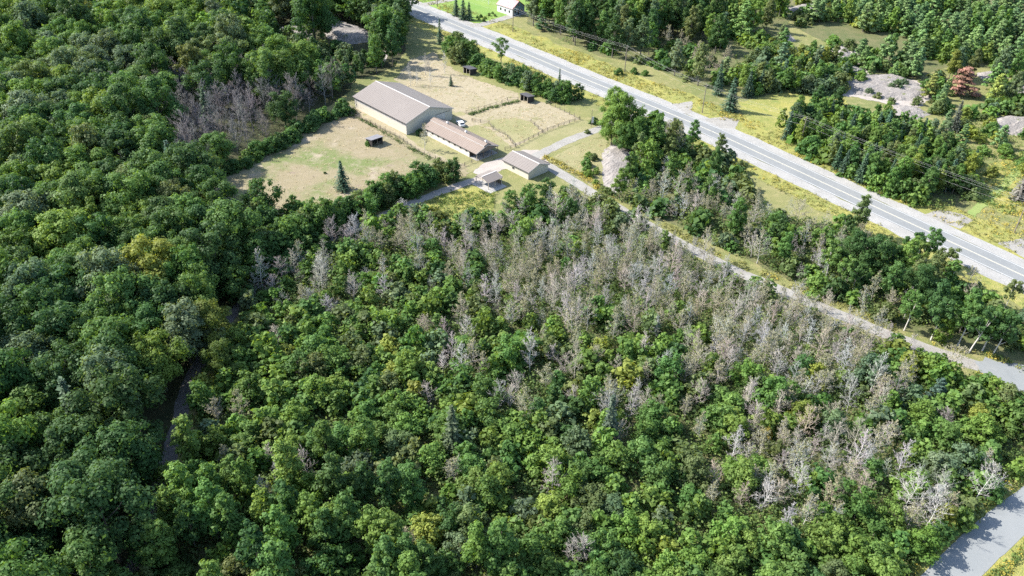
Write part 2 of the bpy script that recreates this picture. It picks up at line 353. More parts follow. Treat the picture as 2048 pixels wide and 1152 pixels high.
sheet('far_paddock', [(790, 160), (822, 118), (868, 104), (892, 130), (930, 150), (985, 170), (1036, 186), (1038, 199), (990, 211), (932, 227), (905, 225), (850, 200)], 0.04, M['straw'], 0.9)
sheet('side_paddock', [(905, 235), (932, 229), (992, 211), (1040, 200), (1090, 205), (1140, 228), (1160, 240), (1095, 262), (1045, 285), (1025, 296), (985, 292), (955, 265)], 0.04, M['straw'], 0.7)
sheet('pen_grass', [(960, 250), (990, 238), (1030, 236), (1062, 244), (1082, 264), (1048, 282), (1028, 286), (1008, 266), (985, 256)], 0.046, M['greenpad'], 0.6)
sheet('stable_grass', [(915, 258), (955, 250), (985, 262), (1020, 290), (1028, 300), (1000, 305), (960, 285), (930, 268)], 0.046, M['greenpad'], 0.6)
sheet('lawn', [(830, -40), (1100, -40), (1060, 20), (1020, 36), (960, 48), (925, 40), (880, 22), (840, 6)], 0.05, M['lawn'], 0.6)
sheet('house_driveway', [(928, 49), (960, 46), (1010, 32), (1048, 22), (1052, 28), (1010, 40), (962, 54), (940, 55)], 0.07, M['gravel'], 0.3)
sheet('house_driveway', [(836, 8), (850, 12), (895, 4), (940, -6), (935, -10), (880, 0)], 0.07, M['gravel'], 0.3)
sheet('entry_grass', [(1098, 322), (1130, 300), (1185, 276), (1215, 280), (1205, 340), (1195, 378), (1150, 352)], 0.04, M['greenpad'], 0.7)
sheet('weed_patch', [(848, 402), (900, 384), (950, 372), (990, 385), (985, 430), (960, 460), (900, 455), (860, 430)], 0.04, M['verge'], 0.7)
sheet('pull_off', [(1345, 208), (1385, 203), (1384, 225), (1372, 228)], 0.065, M['gravel'], 0.4)
sheet('pull_off', [(1410, 240), (1445, 233), (1478, 240), (1470, 258), (1440, 256)], 0.065, M['gravel'], 0.5)
sheet('pull_off', [(1845, 430), (1880, 420), (1925, 428), (1945, 440), (1920, 458)], 0.065, M['gravel'], 0.6)
sheet('pull_off', [(1995, 488), (2048, 475), (2120, 500), (2120, 545), (2048, 515)], 0.065, M['gravel'], 0.6)
sheet('sand_patch', [(762, 122), (772, 92), (782, 84), (780, 100), (770, 125)], 0.05, M['yard'], 0.3)
sheet('mown_strip', [(1935, 425), (2000, 365), (2060, 300), (2075, 310), (2010, 380), (1948, 436)], 0.05, M['mown'], 0.5)
sheet('meadow', [(1478, 205), (1560, 185), (1690, 195), (1705, 236), (1640, 226), (1592, 256), (1545, 292), (1490, 264)], 0.046, M['verge'], 0.8)
sheet('clearing', [(1930, 340), (1990, 325), (2060, 300), (2120, 330), (2100, 420), (2010, 430), (1950, 400)], 0.045, M['verge'], 0.7)
sheet('bare_ground', [(1660, 90), (1720, 100), (1740, 150), (1830, 160), (1870, 190), (1830, 220), (1740, 200), (1680, 190), (1680, 150)], 0.045, M['yard'], 0.9)

# ------------------------------------------------------------------ tree meshes (shared by every copy)
rng = np.random.default_rng(11)

def cards(P, N, size, rg, aspect=1.0):
    """irregular leaf-spray quads at P with normals N"""
    n = len(P)
    N = N / (np.linalg.norm(N, axis=1, keepdims=True) + 1e-9)
    h = rg.normal(size=(n, 3)); A = np.cross(N, h); A /= (np.linalg.norm(A, axis=1, keepdims=True) + 1e-9); B = np.cross(N, A)
    s = (size if np.ndim(size) else np.full(n, size))[:, None] * rg.uniform(0.65, 1.35, (n, 1))
    q = []
    for a, b in ((-1, -.25), (.15, -1), (1, .2), (-.1, 1)):
        q.append(P + A * s * 0.5 * (a + rg.uniform(-.3, .3, (n, 1))) * aspect + B * s * 0.5 * (b + rg.uniform(-.3, .3, (n, 1))) + N * s * rg.uniform(-.12, .12, (n, 1)))
    V = np.stack(q, 1).reshape(-1, 3)
    F = np.arange(4 * n).reshape(n, 4)
    return V, F

def crown_np(rg, R, z0, z1, ncl, nleaf, leaf, kind='round', flat=0.8, size=(0.26, 0.42), loose=0.55):
    """clumps of leaf sprays through a crown's volume"""
    H = z1 - z0; Ps, Ns, T, cl = [], [], [], []
    ph = rg.uniform(0, 6.28); lob = rg.uniform(0.15, 0.36); k3 = rg.integers(2, 5)
    for i in range(ncl):
        t = (i + rg.uniform(0.2, 0.8)) / ncl
        if kind == 'round': prof = math.sqrt(max(0.02, 1 - ((t - 0.42) / 0.62) ** 2))
        elif kind == 'tall': prof = min(1, 0.45 + 2.0 * t) * (1 - max(0, t - 0.35) / 0.65 * 0.72)
        elif kind == 'pine': prof = (1 - t) ** 0.75 * 0.95 + 0.08
        elif kind == 'vase': prof = 0.35 + 0.75 * t - max(0, t - 0.75) * 1.6
        else: prof = math.sqrt(max(0.02, 1 - t * t))
        a = i * 2.39996 + rg.uniform(-.5, .5)
        rr = R * prof * (1 + lob * math.sin(k3 * a + ph)) * (rg.uniform(0.5, 0.95) if rg.random() < 0.82 else rg.uniform(0, 0.4))
        rc = R * rg.uniform(*size) * (0.55 + 0.45 * prof)
        c = np.array([rr * math.cos(a), rr * math.sin(a), z0 + H * t * 0.97 - rc * 0.2]); cl.append((c, rc))
        n = max(12, int(nleaf * (rc / (R * 0.34)) ** 2))
        d = rg.normal(size=(n, 3)); d[:, 2] = d[:, 2] * 0.8 + 0.35; d /= np.linalg.norm(d, axis=1, keepdims=True)
        rad = rc * rg.uniform(loose, 1.6 - loose, (n, 1)) * (1 + 0.25 * np.sin(d[:, :1] * 5 + ph) * np.cos(d[:, 1:2] * 4))
        p = c + d * rad * np.array([1, 1, flat])
        Ps.append(p); Ns.append(d * 1.0 + np.array([0, 0, 0.35]) + rg.normal(size=(n, 3)) * 0.26)
        T.append(rg.uniform(0.87, 1.15) * rg.uniform(0.85, 1.17, n))
    P = np.concatenate(Ps); N = np.concatenate(Ns); T = np.concatenate(T)
    V, F = cards(P, N, leaf, rg)
    return V, F, T, cl

def trunk_mb(rg, h, r, limbs, lean=0.0, sides=7):
    mb = MB(); n = 5; pts = []; ox = rg.uniform(-lean, lean); oy = rg.uniform(-lean, lean)
    for i in range(n + 1):
        t = i / n; pts.append((ox * t * t + rg.uniform(-.05, .05) * h * .1, oy * t * t + rg.uniform(-.05, .05) * h * .1, h * t - 0.15 * (i == 0)))
    mb.tube(pts, [r * (1.25 if i == 0 else 1 - 0.75 * i / n) for i in range(n + 1)], sides)
    for c, rc in limbs:
        z = max(h * 0.3, min(h * 0.92, c[2] * 0.62)); t = z / h
        b = Vector((ox * t * t, oy * t * t, z)); e = Vector(c)
        mid = b.lerp(e, 0.5) + Vector((0, 0, -0.06 * (e - b).length))
        mb.tube([b, mid, e], [r * 0.38, r * 0.25, r * 0.08], 5, cap=False)
    return mb

def bare_np(rg, h, n1=26, n2=7, n3=7, spread=0.36, r0=0.105, up=0.6, lean=0.3):
    """leafless tree: trunk and limbs as tubes, twigs as fine three-sided needles; returns (trunk MB, twig arrays)"""
    mb = MB(); tw_p, tw_q, tw_w = [], [], []
    ox, oy = rg.uniform(-lean, lean), rg.uniform(-lean, lean); w1, w2 = rg.uniform(0, 6, 2)
    axis = lambda t: Vector((ox * t * t + 0.14 * math.sin(t * 7 + w1), oy * t * t + 0.14 * math.cos(t * 6 + w2), h * t))
    N = 8
    mb.tube([axis(i / N) - Vector((0, 0, 0.15 * (i == 0))) for i in range(N + 1)], [r0 * (1.25 if i == 0 else 1 - 0.9 * i / N) for i in range(N + 1)], 6)
    for i in range(n1):
        t = 0.18 + 0.80 * ((i + rg.uniform(0, 1)) / n1)
        b = axis(t); a = i * 2.4 + rg.uniform(-.6, .6)
        ln = h * spread * (1.12 - t * 0.80) * rg.uniform(0.5, 1.2) * (0.75 if t < .35 else 1)
        el = rg.uniform(0.1, 0.55) + up * t
        d = Vector((math.cos(a) * math.cos(el), math.sin(a) * math.cos(el), math.sin(el)))
        m_ = b + d * ln * 0.5; e = m_ + (d + Vector((rg.normal() * .15, rg.normal() * .15, rg.uniform(0.0, 0.45)))).normalized() * ln * 0.5
        k0 = r0 * 0.27 * (1.2 - t * .75)
        mb.tube([b, m_, e], [k0, k0 * .55, 0.008], 4, cap=False)
        for j in range(n2):
            s = 0.2 + 0.8 * (j + rg.uniform(0, 1)) / n2
            p = b.lerp(m_, s * 2) if s < 0.5 else m_.lerp(e, s * 2 - 1)
            dd = (d * 0.75 + Vector(rg.normal(size=3)) * 0.5 + Vector((0, 0, 0.3))).normalized()
            l2 = ln * rg.uniform(0.26, 0.58) * (1.15 - 0.5 * s)
            q = p + dd * l2
            tw_p.append(p); tw_q.append(q); tw_w.append(0.042)
            for k in range(n3):
                u = rg.uniform(0.15, 1.0); p3 = p.lerp(q, u)
                d3 = (dd * .9 + Vector(rg.normal(size=3)) * 0.5 + Vector((0, 0, 0.15))).normalized()
                tw_p.append(p3); tw_q.append(p3 + d3 * l2 * rg.uniform(0.35, 0.8)); tw_w.append(0.032)
    P = np.array([tuple(v) for v in tw_p]); Q = np.array([tuple(v) for v in tw_q]); W = np.array(tw_w)[:, None]
    D = Q - P; D /= np.linalg.norm(D, axis=1, keepdims=True) + 1e-9
    A = np.cross(D, rg.normal(size=D.shape)); A /= np.linalg.norm(A, axis=1, keepdims=True) + 1e-9
    Bn = np.cross(D, A)
    V = np.stack([P + A * W * .5, P - A * W * .25 + Bn * W * .43, P - A * W * .25 - Bn * W * .43, Q], 1).reshape(-1, 3)
    k = np.arange(len(P))[:, None] * 4
    F = np.concatenate([k + np.array([0, 1, 3]), k + np.array([1, 2, 3]), k + np.array([2, 0, 3])])
    T = np.tile(rg.uniform(0.75, 1.25, len(P)), 3)
    return mb, V, F, T, Q

def spruce_np(rg, h, R, whorls=26, per=10, droop=0.25, z0=0.06):
    Ps, Ns, S, T, D = [], [], [], [], []
    for i in range(whorls):
        t = z0 + (1 - z0) * (i / whorls) ** 0.95
        L = R * (1 - t) ** 0.9 * rg.uniform(0.85, 1.12) + 0.12
        m = max(4, int(per * (0.45 + 0.75 * (1 - t))))
        for j in range(m):
            a = 6.283 * (j + rg.uniform(-.3, .3)) / m + i * 0.7; ll = L * rg.uniform(0.75, 1.15)
            k = max(2, int(ll / 0.38)); tb = rg.uniform(0.75, 1.25)
            for q in range(k):
                s = (q + 0.6) / k * ll
                x = np.array([math.cos(a) * s, math.sin(a) * s, h * t - droop * s - 0.06 * s * s / max(L, .3) + rg.uniform(-.08, .08)])
                Ps.append(x); Ns.append(np.array([math.cos(a) * 0.25, math.sin(a) * 0.25, 1.0]) + rg.normal(size=3) * 0.35)
                S.append(0.55 * (1.1 - 0.4 * q / k)); T.append(tb * rg.uniform(0.75, 1.25))
    V, F = cards(np.array(Ps), np.array(Ns), np.array(S), rg, 1.25)
    return V, F, np.array(T)

PROTO, ARR = {}, {}
def proto(kind, crown_me, trunk_me, height, R):
    PROTO.setdefault(kind, []).append((crown_me, trunk_me, height, R))
    if 'V' in globals(): ARR.setdefault(kind, []).append((V, F, T))

for i in range(8):
    V, F, T, cl = crown_np(rng, 5.0, 3.6, 14.5, 38, 400, 0.37, 'round', size=(0.18, 0.42), loose=0.42)
    proto('tall_broadleaf_tree', mesh_np('crown', V, F, T, [M['leaf']]), (lambda me: (me.materials.append(M['bark']), me)[1])(trunk_mb(rng, 11.5, 0.26, cl[::4], 0.8).mesh('trunk')), 14.5, 5.0)
for i in range(9):
    V, F, T, cl = crown_np(rng, 2.6, 0.5, 7.0, 36, 120, 0.34, ('round', 'tall', 'round')[i % 3], size=(0.16, 0.42), loose=0.3)
    proto('young_broadleaf_tree', mesh_np('crown', V, F, T, [M['leaf']]), (lambda me: (me.materials.append(M['bark']), me)[1])(trunk_mb(rng, 5.4, 0.10, cl[::5], 0.5, 6).mesh('trunk')), 7.0, 2.6)
for i in range(5):
    V, F, T, cl = crown_np(rng, 2.9, 3.4, 13.0, 30, 150, 0.40, 'tall', size=(0.22, 0.44), loose=0.4)
    proto('poplar_tree', mesh_np('crown', V, F, T, [M['leaf']]), (lambda me: (me.materials.append(M['bark']), me)[1])(trunk_mb(rng, 10.8, 0.17, cl[::4], 0.5).mesh('trunk')), 13.0, 2.9)
V, F, T, cl = crown_np(rng, 4.2, 5.6, 12.5, 22, 150, 0.42, 'vase', size=(0.18, 0.30))
proto('vase_shaped_tree', mesh_np('crown', V, F, T, [M['leaf']]), (lambda me: (me.materials.append(M['bark']), me)[1])(trunk_mb(rng, 9.0, 0.2, cl[::2], 0.2).mesh('trunk')), 12.5, 4.2)
for i in range(3):
    V, F, T, cl = crown_np(rng, 2.6, 4.6, 11.0, 20, 90, 0.44, 'round', size=(0.28, 0.42))
    proto('birch_tree', mesh_np('crown', V, F, T, [M['leaf']]), (lambda me: (me.materials.append(M['birch']), me)[1])(trunk_mb(rng, 9.2, 0.14, cl[::3], 1.0).mesh('trunk')), 11.0, 2.6)
for i in range(5):
    V, F, T, cl = crown_np(rng, 3.1, 1.2, 10.5, 30, 90, 0.46, 'pine', flat=0.42, size=(0.30, 0.46))
    proto('pine_tree', mesh_np('crown', V, F, T, [M['needle']]), (lambda me: (me.materials.append(M['bark']), me)[1])(trunk_mb(rng, 9.6, 0.18, cl[::5], 0.3).mesh('trunk')), 10.5, 3.1)
for i in range(4):
    V, F, T = spruce_np(rng, 11.0, 2.5 + 0.3 * i, 26, 10)
    proto('spruce_tree', mesh_np('crown', V, F, T, [M['needle']]), (lambda me: (me.materials.append(M['bark']), me)[1])(trunk_mb(rng, 10.5, 0.16, [], 0.1, 6).mesh('trunk')), 11.0, 2.6)
for i in range(6):
    V, F, T, cl = crown_np(rng, 1.9, 0.1, 2.9, 18, 85, 0.32, 'dome', size=(0.22, 0.48), loose=0.35)
    mb = MB()
    for c, rc in cl[::4]: mb.tube([(c[0] * .1, c[1] * .1, -0.05), (c[0] * .55, c[1] * .55, c[2] * .55), tuple(c)], [0.05, 0.035, 0.012], 5, cap=False)
    me = mb.mesh('stem'); me.materials.append(M['bark'])
    proto('shrub', mesh_np('crown', V, F, T, [M['leaf']]), me, 2.9, 1.9)
BARE_V = (dict(h=9.0, spread=0.42), dict(h=10.0, spread=0.34), dict(h=8.0, spread=0.48), dict(h=9.5, spread=0.29, up=0.9), dict(h=7.0, spread=0.48), dict(h=11.0, n1=30, spread=0.31), dict(h=8.5, spread=0.38, up=0.8), dict(h=9.0, spread=0.50, up=0.5))
for i, kw in enumerate(BARE_V):
    mb, V, F, T, Q = bare_np(rng, **kw)
    tm = mb.mesh('trunk'); tm.materials.append(M['bare'])
    a = tm.attributes.new('tint', 'FLOAT', 'FACE'); a.data.foreach_set('value', np.full(len(tm.polygons), 1.1, dtype=np.float32))
    proto('bare_tree', mesh_np('crown', V, F, T, [M['bare']]), tm, kw['h'], kw['h'] * kw.get('spread', 0.36))
    # a few curled dead leaves
    # the same frame with thin remaining foliage
    k = rng.choice(len(Q), 900); V2, F2 = cards(Q[k], rng.normal(size=(900, 3)) * 0.7 + np.array([0, 0, 0.6]), 0.20, rng)
    sp_V = np.concatenate([V, V2]); n0 = len(V)
    F2t = np.concatenate([F2[:, [0, 1, 2]], F2[:, [0, 2, 3]]]) + n0
    t2 = rng.uniform(0.8, 1.25, 900)
    M.setdefault('sparse', leafy('dull_sparse_leaves', trans=0.2, rough=0.7, fixed=(0.24, 0.235, 0.13)))
    me = mesh_np('crown', sp_V, np.concatenate([F, F2t]), np.concatenate([T, t2, t2]), [M['bare'], M['sparse']],
                 np.concatenate([np.zeros(len(F), int), np.ones(len(F2t), int)]))
    proto('thin_leaved_tree', me, tm, kw['h'], kw['h'] * kw.get('spread', 0.36))

# ------------------------------------------------------------------ words for labels
_ones = 'zero one two three four five six seven eight nine ten eleven twelve thirteen fourteen fifteen sixteen seventeen eighteen nineteen'.split()
_tens = ['', '', 'twenty', 'thirty', 'forty', 'fifty', 'sixty', 'seventy', 'eighty', 'ninety']
def num(n):
    n = max(0, int(n))
    if n < 20: return _ones[max(n, 0)]
    if n >= 100: return 'hundred'
    return _tens[n // 10] + ('-' + _ones[n % 10] if n % 10 else '')

SIZE_REF = {}
TREES = []          # every tree placed, so that labels can be told apart
USED = set()
CAT = {'shrub': 'shrub', 'spruce_tree': 'spruce tree', 'pine_tree': 'pine tree', 'bare_tree': 'bare tree', 'thin_leaved_tree': 'tree', 'birch_tree': 'birch tree'}
NOUN = {'vase_shaped_tree': 'spreading tree', 'tall_broadleaf_tree': 'leafy tree', 'young_broadleaf_tree': 'young tree', 'poplar_tree': 'slim tree', 'birch_tree': 'white-trunked tree', 'pine_tree': 'pine',
        'spruce_tree': 'spruce', 'shrub': 'shrub', 'bare_tree': 'leafless tree', 'thin_leaved_tree': 'half-bare tree'}

def tone_word(c, kind):
    r, g_, b = c[:3]
    if kind in ('bare_tree', 'thin_leaved_tree'):
        return 'pinkish-grey' if r > g_ * 1.16 else ('pale grey' if r > 0.30 else 'dark grey')
    if r > g_ * 1.1: return 'rusty'
    if r > g_ * 0.78: return 'yellow-green'
    if b > g_ * 0.5: return 'grey-green'
    return 'dark green' if g_ < 0.075 else ('bright green' if g_ > 0.12 else 'mid-green')

def place_tree(kind, loc, s, rz, color, zone, group, label=None, var=None, sz=1.0, lean=None):
    lst = PROTO[kind]; cm, tm, h, R = lst[(random.randrange(len(lst)) if var is None else var) % len(lst)]
    t = thing(kind, None, CAT.get(kind, 'tree'), loc, rz, group)
    t.scale = (s, s, s * sz)
    if lean: t.rotation_euler = (lean[0], lean[1], 0)
    c = bpy.data.objects.new('crown', cm); C.objects.link(c); c.parent = t; c.color = (*color, 1)
    k = bpy.data.objects.new('stem' if kind == 'shrub' else 'trunk', tm); C.objects.link(k); k.parent = t
    if kind in ('bare_tree', 'thin_leaved_tree'): k.color = (*(min(.5, q * 1.2) for q in color), 1)
    if label is None:
        px, py = to_px((loc[0], loc[1], loc[2] + h * s * sz * 0.62))
        fx, fy = px / 20.48, py / 11.52
        ref = SIZE_REF.get(kind, 1.0)
        size = 'large' if s > ref * 1.12 else ('small' if s < ref * 0.88 else 'medium')
        def where(q, word, e0, e1, fine):
            if q < 0.5: return e0
            if q > 99.5: return e1
            return (f'{num(math.floor(q))} point {num(int(q * 10) % 10)}' if fine else num(round(q))) + f' percent {word}'
        for fine in (0, 1, 2):
            ac = where(fx, 'across', 'at the left edge', 'at the right edge', fine == 2); dn = where(fy, 'down', 'at the top edge', 'at the bottom edge', fine > 0)
            label = f'{size} {tone_word(color, kind)} {NOUN[kind]}' + (f' {zone}' if not fine else '') + f', {ac}, {dn}'
            if label not in USED: break
    USED.add(label); t['label'] = label
    TREES.append((loc[0], loc[1], R * s, kind))
    return t

# colours (base tones of foliage)
GREEN = {'dark': (0.060, 0.122, 0.039), 'mid': (0.092, 0.174, 0.046), 'fresh': (0.132, 0.220, 0.050), 'yellow': (0.188, 0.235, 0.050), 'olive': (0.118, 0.160, 0.058),
         'grey': (0.116, 0.172, 0.090), 'gold': (0.24, 0.205, 0.05), 'rust': (0.22, 0.10, 0.06), 'spruce': (0.050, 0.092, 0.052), 'pine': (0.086, 0.156, 0.056), 'pine2': (0.120, 0.196, 0.060)}
WOOD = [(0.31, 0.295, 0.258), (0.365, 0.355, 0.328), (0.28, 0.262, 0.232), (0.315, 0.282, 0.24), (0.33, 0.32, 0.288), (0.305, 0.294, 0.24)]
def vary(c, k=0.16):
    f = random.uniform(1 - k, 1 + k); return (c[0] * f * random.uniform(0.93, 1.08), c[1] * f, c[2] * f * random.uniform(0.92, 1.1))

_k = [i for i, p in enumerate(LANE) if to_px(p)[1] < 425][-1]; _q = [i for i, p in enumerate(LANE) if to_px(p)[1] > 770][0]
ROADS = [(HW, 8.6), (DRIVE, 2.6), (ENTRY, 2.8), (LANE[:_k], 2.2), (LANE[_k:_q], 0.7), (LANE[_q:_q + 15], 3.9), (LANE[_q + 15:], 1.3), (PAVED, 4.2)]
_road_pts = np.array([[p.x, p.y, wd] for ln, wd in ROADS for p in ln])
def road_clear(x, y, extra=0.0):
    d2 = (_road_pts[:, 0] - x) ** 2 + (_road_pts[:, 1] - y) ** 2
    return bool(np.all(d2 > (_road_pts[:, 2] + extra) ** 2))
KEEP_OUT = [[(1885, 165), (1975, 165), (1975, 232), (1885, 232)], [(1490, 195), (1560, 184), (1690, 192), (1700, 236), (1640, 222), (1592, 250), (1560, 262), (1500, 232)], [(1780, 640), (1850, 655), (1990, 682), (2060, 700), (2060, 730), (1930, 715), (1840, 690), (1780, 672)], [(546, 50), (626, 48), (632, 160), (540, 160)], [(640, 46), (742, 60), (756, 88), (748, 140), (700, 165), (632, 160)], [(758, 130), (776, 84), (796, 78), (792, 130)]]   # pixel polygons (ground) that stay open

SPEC = []
def fill(poly, n_max, spacing, choose, seed, keep=()):
    """scatter trees over a ground polygon; choose(px, py, x, y) -> None or dict(kind, s, color, zone, group)"""
    rnd = random.Random(seed)
    W = [G(*p) for p in poly]; x0, x1 = min(p.x for p in W), max(p.x for p in W); y0, y1 = min(p.y for p in W), max(p.y for p in W)
    cell = 5.0; grid = {}
    for X, Y, R, k in TREES: grid.setdefault((int(X // cell), int(Y // cell)), []).append((X, Y, R))
    out = 0; area = (x1 - x0) * (y1 - y0); tries = int(area / (spacing * spacing) * 9)
    for _ in range(tries):
        x, y = rnd.uniform(x0, x1), rnd.uniform(y0, y1)
        px, py = to_px((x, y, 0))
        if not inpoly(px, py, poly) or any(inpoly(px, py, k) for k in keep) or any(inpoly(px, py, k) for k in KEEP_OUT): continue
        c = choose(px, py, x, y, rnd)
        if c is None: continue
        R = PROTO[c['kind']][0][3] * c['s']; pack = c.get('pack', 0.62)
        gx, gy = int(x // cell), int(y // cell); ok = True
        for i in range(gx - 3, gx + 4):
            for j in range(gy - 3, gy + 4):
                for X, Y, R2 in grid.get((i, j), ()):
                    if (X - x) ** 2 + (Y - y) ** 2 < ((R + R2) * pack) ** 2: ok = False; break
                if not ok: break
            if not ok: break
        if not ok or not road_clear(x, y, c.get('edge', 0.0)): continue
        # leave out what the frame cannot show
        tp = to_px((x, y, PROTO[c['kind']][0][2] * c['s']))
        if tp[0] < -200 or tp[0] > 2240 or tp[1] > 1260 or py < 4: continue
        SPEC.append((c, x, y, rnd.uniform(0, 6.28))); TREES.append((x, y, R, c['kind']))
        grid.setdefault((gx, gy), []).append((x, y, R)); out += 1
        if out >= n_max: break
    return out

def hand(kind, cx, cy, s, tone, label, group=None, frac=0.6, var=None, sz=1.0, base=False, lean=None):
    """a tree the photograph singles out, by the pixel of its crown's middle (or of its foot)"""
    random.seed(int(cx * 7 + cy * 13))
    h = PROTO[kind][0][2] * s * sz
    p = G(cx, cy, 0 if base else h * frac)
    col = GREEN[tone] if isinstance(tone, str) else tone
    return place_tree(kind, (p.x, p.y, 0), s, random.uniform(0, 6.28), col, '', group, label, var, sz, lean)

# ------------------------------------------------------------------ farm buildings
BROT = RAD(44.0)
def at_local(o_xy, x, y):
    c, s = math.cos(BROT), math.sin(BROT); return (o_xy[0] + c * x - s * y, o_xy[1] + s * x + c * y)

def gable_slopes(t, W, L, ze, zr, mat, trim, rib=0.9, th=0.10, x0=0.0, y0=0.0, name='roof'):
    """two ribbed metal slopes with ridge cap and fascia boards (ridge along y)"""
    for side in (0, 1):
        xa, xb = (x0, x0 + W / 2) if side == 0 else (x0 + W, x0 + W / 2)
        sg = 1 if side == 0 else -1
        mb = MB(); mb.slab((xa, y0, ze), (xb, y0, zr), (xb, y0 + L, zr), (xa, y0 + L, ze), th)
        n = int(L / rib)
        for i in range(n + 1):
            y = y0 + 0.06 + (L - 0.16) * i / n
            mb.slab((xa + sg * 0.01, y, ze + 0.026), (xb, y, zr + 0.022), (xb, y + 0.04, zr + 0.022), (xa + sg * 0.01, y + 0.04, ze + 0.026), 0.03)
        mb.build(name, mat, t)
    mb = MB(); mb.slab((x0 + W / 2 - 0.22, y0 - 0.02, zr + 0.0), (x0 + W / 2, y0 - 0.02, zr + 0.085), (x0 + W / 2, y0 + L + 0.02, zr + 0.085), (x0 + W / 2 - 0.22, y0 + L + 0.02, zr + 0.0), 0.02)
    mb.slab((x0 + W / 2, y0 - 0.02, zr + 0.085), (x0 + W / 2 + 0.22, y0 - 0.02, zr + 0.0), (x0 + W / 2 + 0.22, y0 + L + 0.02, zr + 0.0), (x0 + W / 2, y0 + L + 0.02, zr + 0.085), 0.02)
    mb.build('ridge_cap', trim, t)
    for yy in (y0 - 0.05, y0 + L + 0.003):
        mb = MB()
        for a, b in ((x0, x0 + W / 2), (x0 + W, x0 + W / 2)):
            mb.slab((a, yy, ze - 0.0), (b, yy, zr - 0.0), (b, yy + 0.045, zr - 0.0), (a, yy + 0.045, ze - 0.0), 0.24)
        mb.build('fascia_board', trim, t)

def gable_wall(t, W, z1, zp, y, mat, th=0.14, x0=0.0, name='gable_wall', z0=-0.1):
    return MB().prism([(x0, z0), (x0 + W, z0), (x0 + W, z1), (x0 + W / 2, zp), (x0, z1)], y, y + th).build(name, mat, t)

def window(t, x, y, z, wd, ht, axis='x', frame=None):
    """axis x: on a wall that faces -x; axis y: on a wall that faces -y"""
    f = MB(); d = 0.05
    for a, b, c, e in ((-wd / 2 - .07, -wd / 2, -ht / 2 - .07, ht / 2 + .07), (wd / 2, wd / 2 + .07, -ht / 2 - .07, ht / 2 + .07), (-wd / 2, wd / 2, ht / 2, ht / 2 + .07), (-wd / 2, wd / 2, -ht / 2 - .07, -ht / 2)):
        if axis == 'x': f.box(x - d, x + 0.02, y + a, y + b, z + c, z + e)
        else: f.box(x + a, x + b, y - d, y + 0.02, z + c, z + e)
    o = f.build('window', frame or M['roof_trim'], t)
    p = MB()
    if axis == 'x': p.box(x - 0.02, x + 0.01, y - wd / 2, y + wd / 2, z - ht / 2, z + ht / 2)
    else: p.box(x - wd / 2, x + wd / 2, y - 0.02, y + 0.01, z - ht / 2, z + ht / 2)
    p.build('pane', M['glass'], o)
    return o

# riding arena
AB = (-35.28, 245.92); W, L, ZE, ZR = 19.9, 30.0, 4.15, 7.25
t = thing('riding_arena', 'largest barn with brown-grey ribbed gable roof and cream walls beside the dry paddock', 'barn', (*AB, 0), BROT)
gable_slopes(t, W, L, ZE, ZR, M['roof'], M['roof_trim'])
i_ = 0.45; pk = lambda x: ZE + (ZR - ZE) * min(x, W - x) / (W / 2) - 0.12
MB().box(i_, i_ + .14, i_, L - i_, -0.1, 2.75).build('wall', M['cream'], t)
MB().box(W - i_ - .14, W - i_, i_, L - i_, -0.1, pk(i_)).build('wall', M['cream'], t)
npan = 13
pan_me = MB().box(0.02, 0.11, 0.03, (L - 2 * i_) / npan - 0.03, 2.78, pk(i_) - .02).mesh('clerestory_panel'); pan_me.materials.append(M['translucent_panel'])
for k in range(npan):
    o = link('clerestory_panel', pan_me, None, t); o.location = (i_, i_ + (L - 2 * i_) * k / npan, 0)
MB().box(i_ - .03, i_ + .16, i_, L - i_, 2.70, 2.80).build('wall_trim', M['roof_trim'], t)
for yy in (i_, L - i_ - .14):
    MB().prism([(i_ + .141, -0.1), (W - i_ - .141, -0.1), (W - i_ - .141, pk(i_ + .14)), (W / 2, pk(W / 2)), (i_ + .141, pk(i_ + .14))], yy, yy + .14).build('gable_wall', M['cream'], t)
for a in (i_ - .03, W - i_ - .09): MB().box(a, a + .12, i_ - .03, i_ + .1, -0.1, pk(i_) - .02).build('corner_trim', M['roof_trim'], t)
dr = MB().box(12.8, 16.4, i_ - .06, i_ - .003, 0.0, 3.5).build('sliding_door', M['pale_wall'], t)
MB().box(12.4, 18.6, i_ - .1, i_ - .06, 3.5, 3.62).build('door_track', M['dark_wood'], dr)
gm = MB().box(-0.09, 0.0, 0, L, ZE - .16, ZE - .02).build('gutter', M['dark_wood'], t)

# stable with raised ridge
SB = (-11.97, 228.58); W, L, ZE, ZR = 9.5, 26.4, 2.45, 4.2
t = thing('stable', 'long low stable with tan-brown roof, raised ridge and three pale roof vents', 'stable', (*SB, 0), BROT)
gable_slopes(t, W, L, ZE, ZR, M['roof_red'], M['roof_trim'])
mw = 1.45; sl_ = (ZR - ZE) / (W / 2); zc = ZR - sl_ * mw
for a, b in ((W / 2 - mw, W / 2), (W / 2 + mw, W / 2)):
    mb = MB().slab((a, 0.05, zc + .34), (b, 0.05, ZR + .34), (b, L - .05, ZR + .34), (a, L - .05, zc + .34), .07)
    sg = 1 if a < b else -1
    for k in range(29):
        y = .1 + (L - .3) * k / 28; mb.slab((a + sg * .01, y, zc + .364), (b, y, ZR + .364), (b, y + .04, ZR + .364), (a + sg * .01, y + .04, zc + .364), .03)
    mb.build('ridge_roof', M['roof_red'], t)
for a in (W / 2 - mw + .06, W / 2 + mw - .12): MB().box(a, a + .06, .1, L - .1, zc - .05, zc + .30).build('ridge_wall', M['roof_trim'], t)
MB().box(W / 2 - mw - .02, W / 2 - mw + .04, .03, L - .03, zc + .26, zc + .37).build('ridge_edge', M['roof_trim'], t)
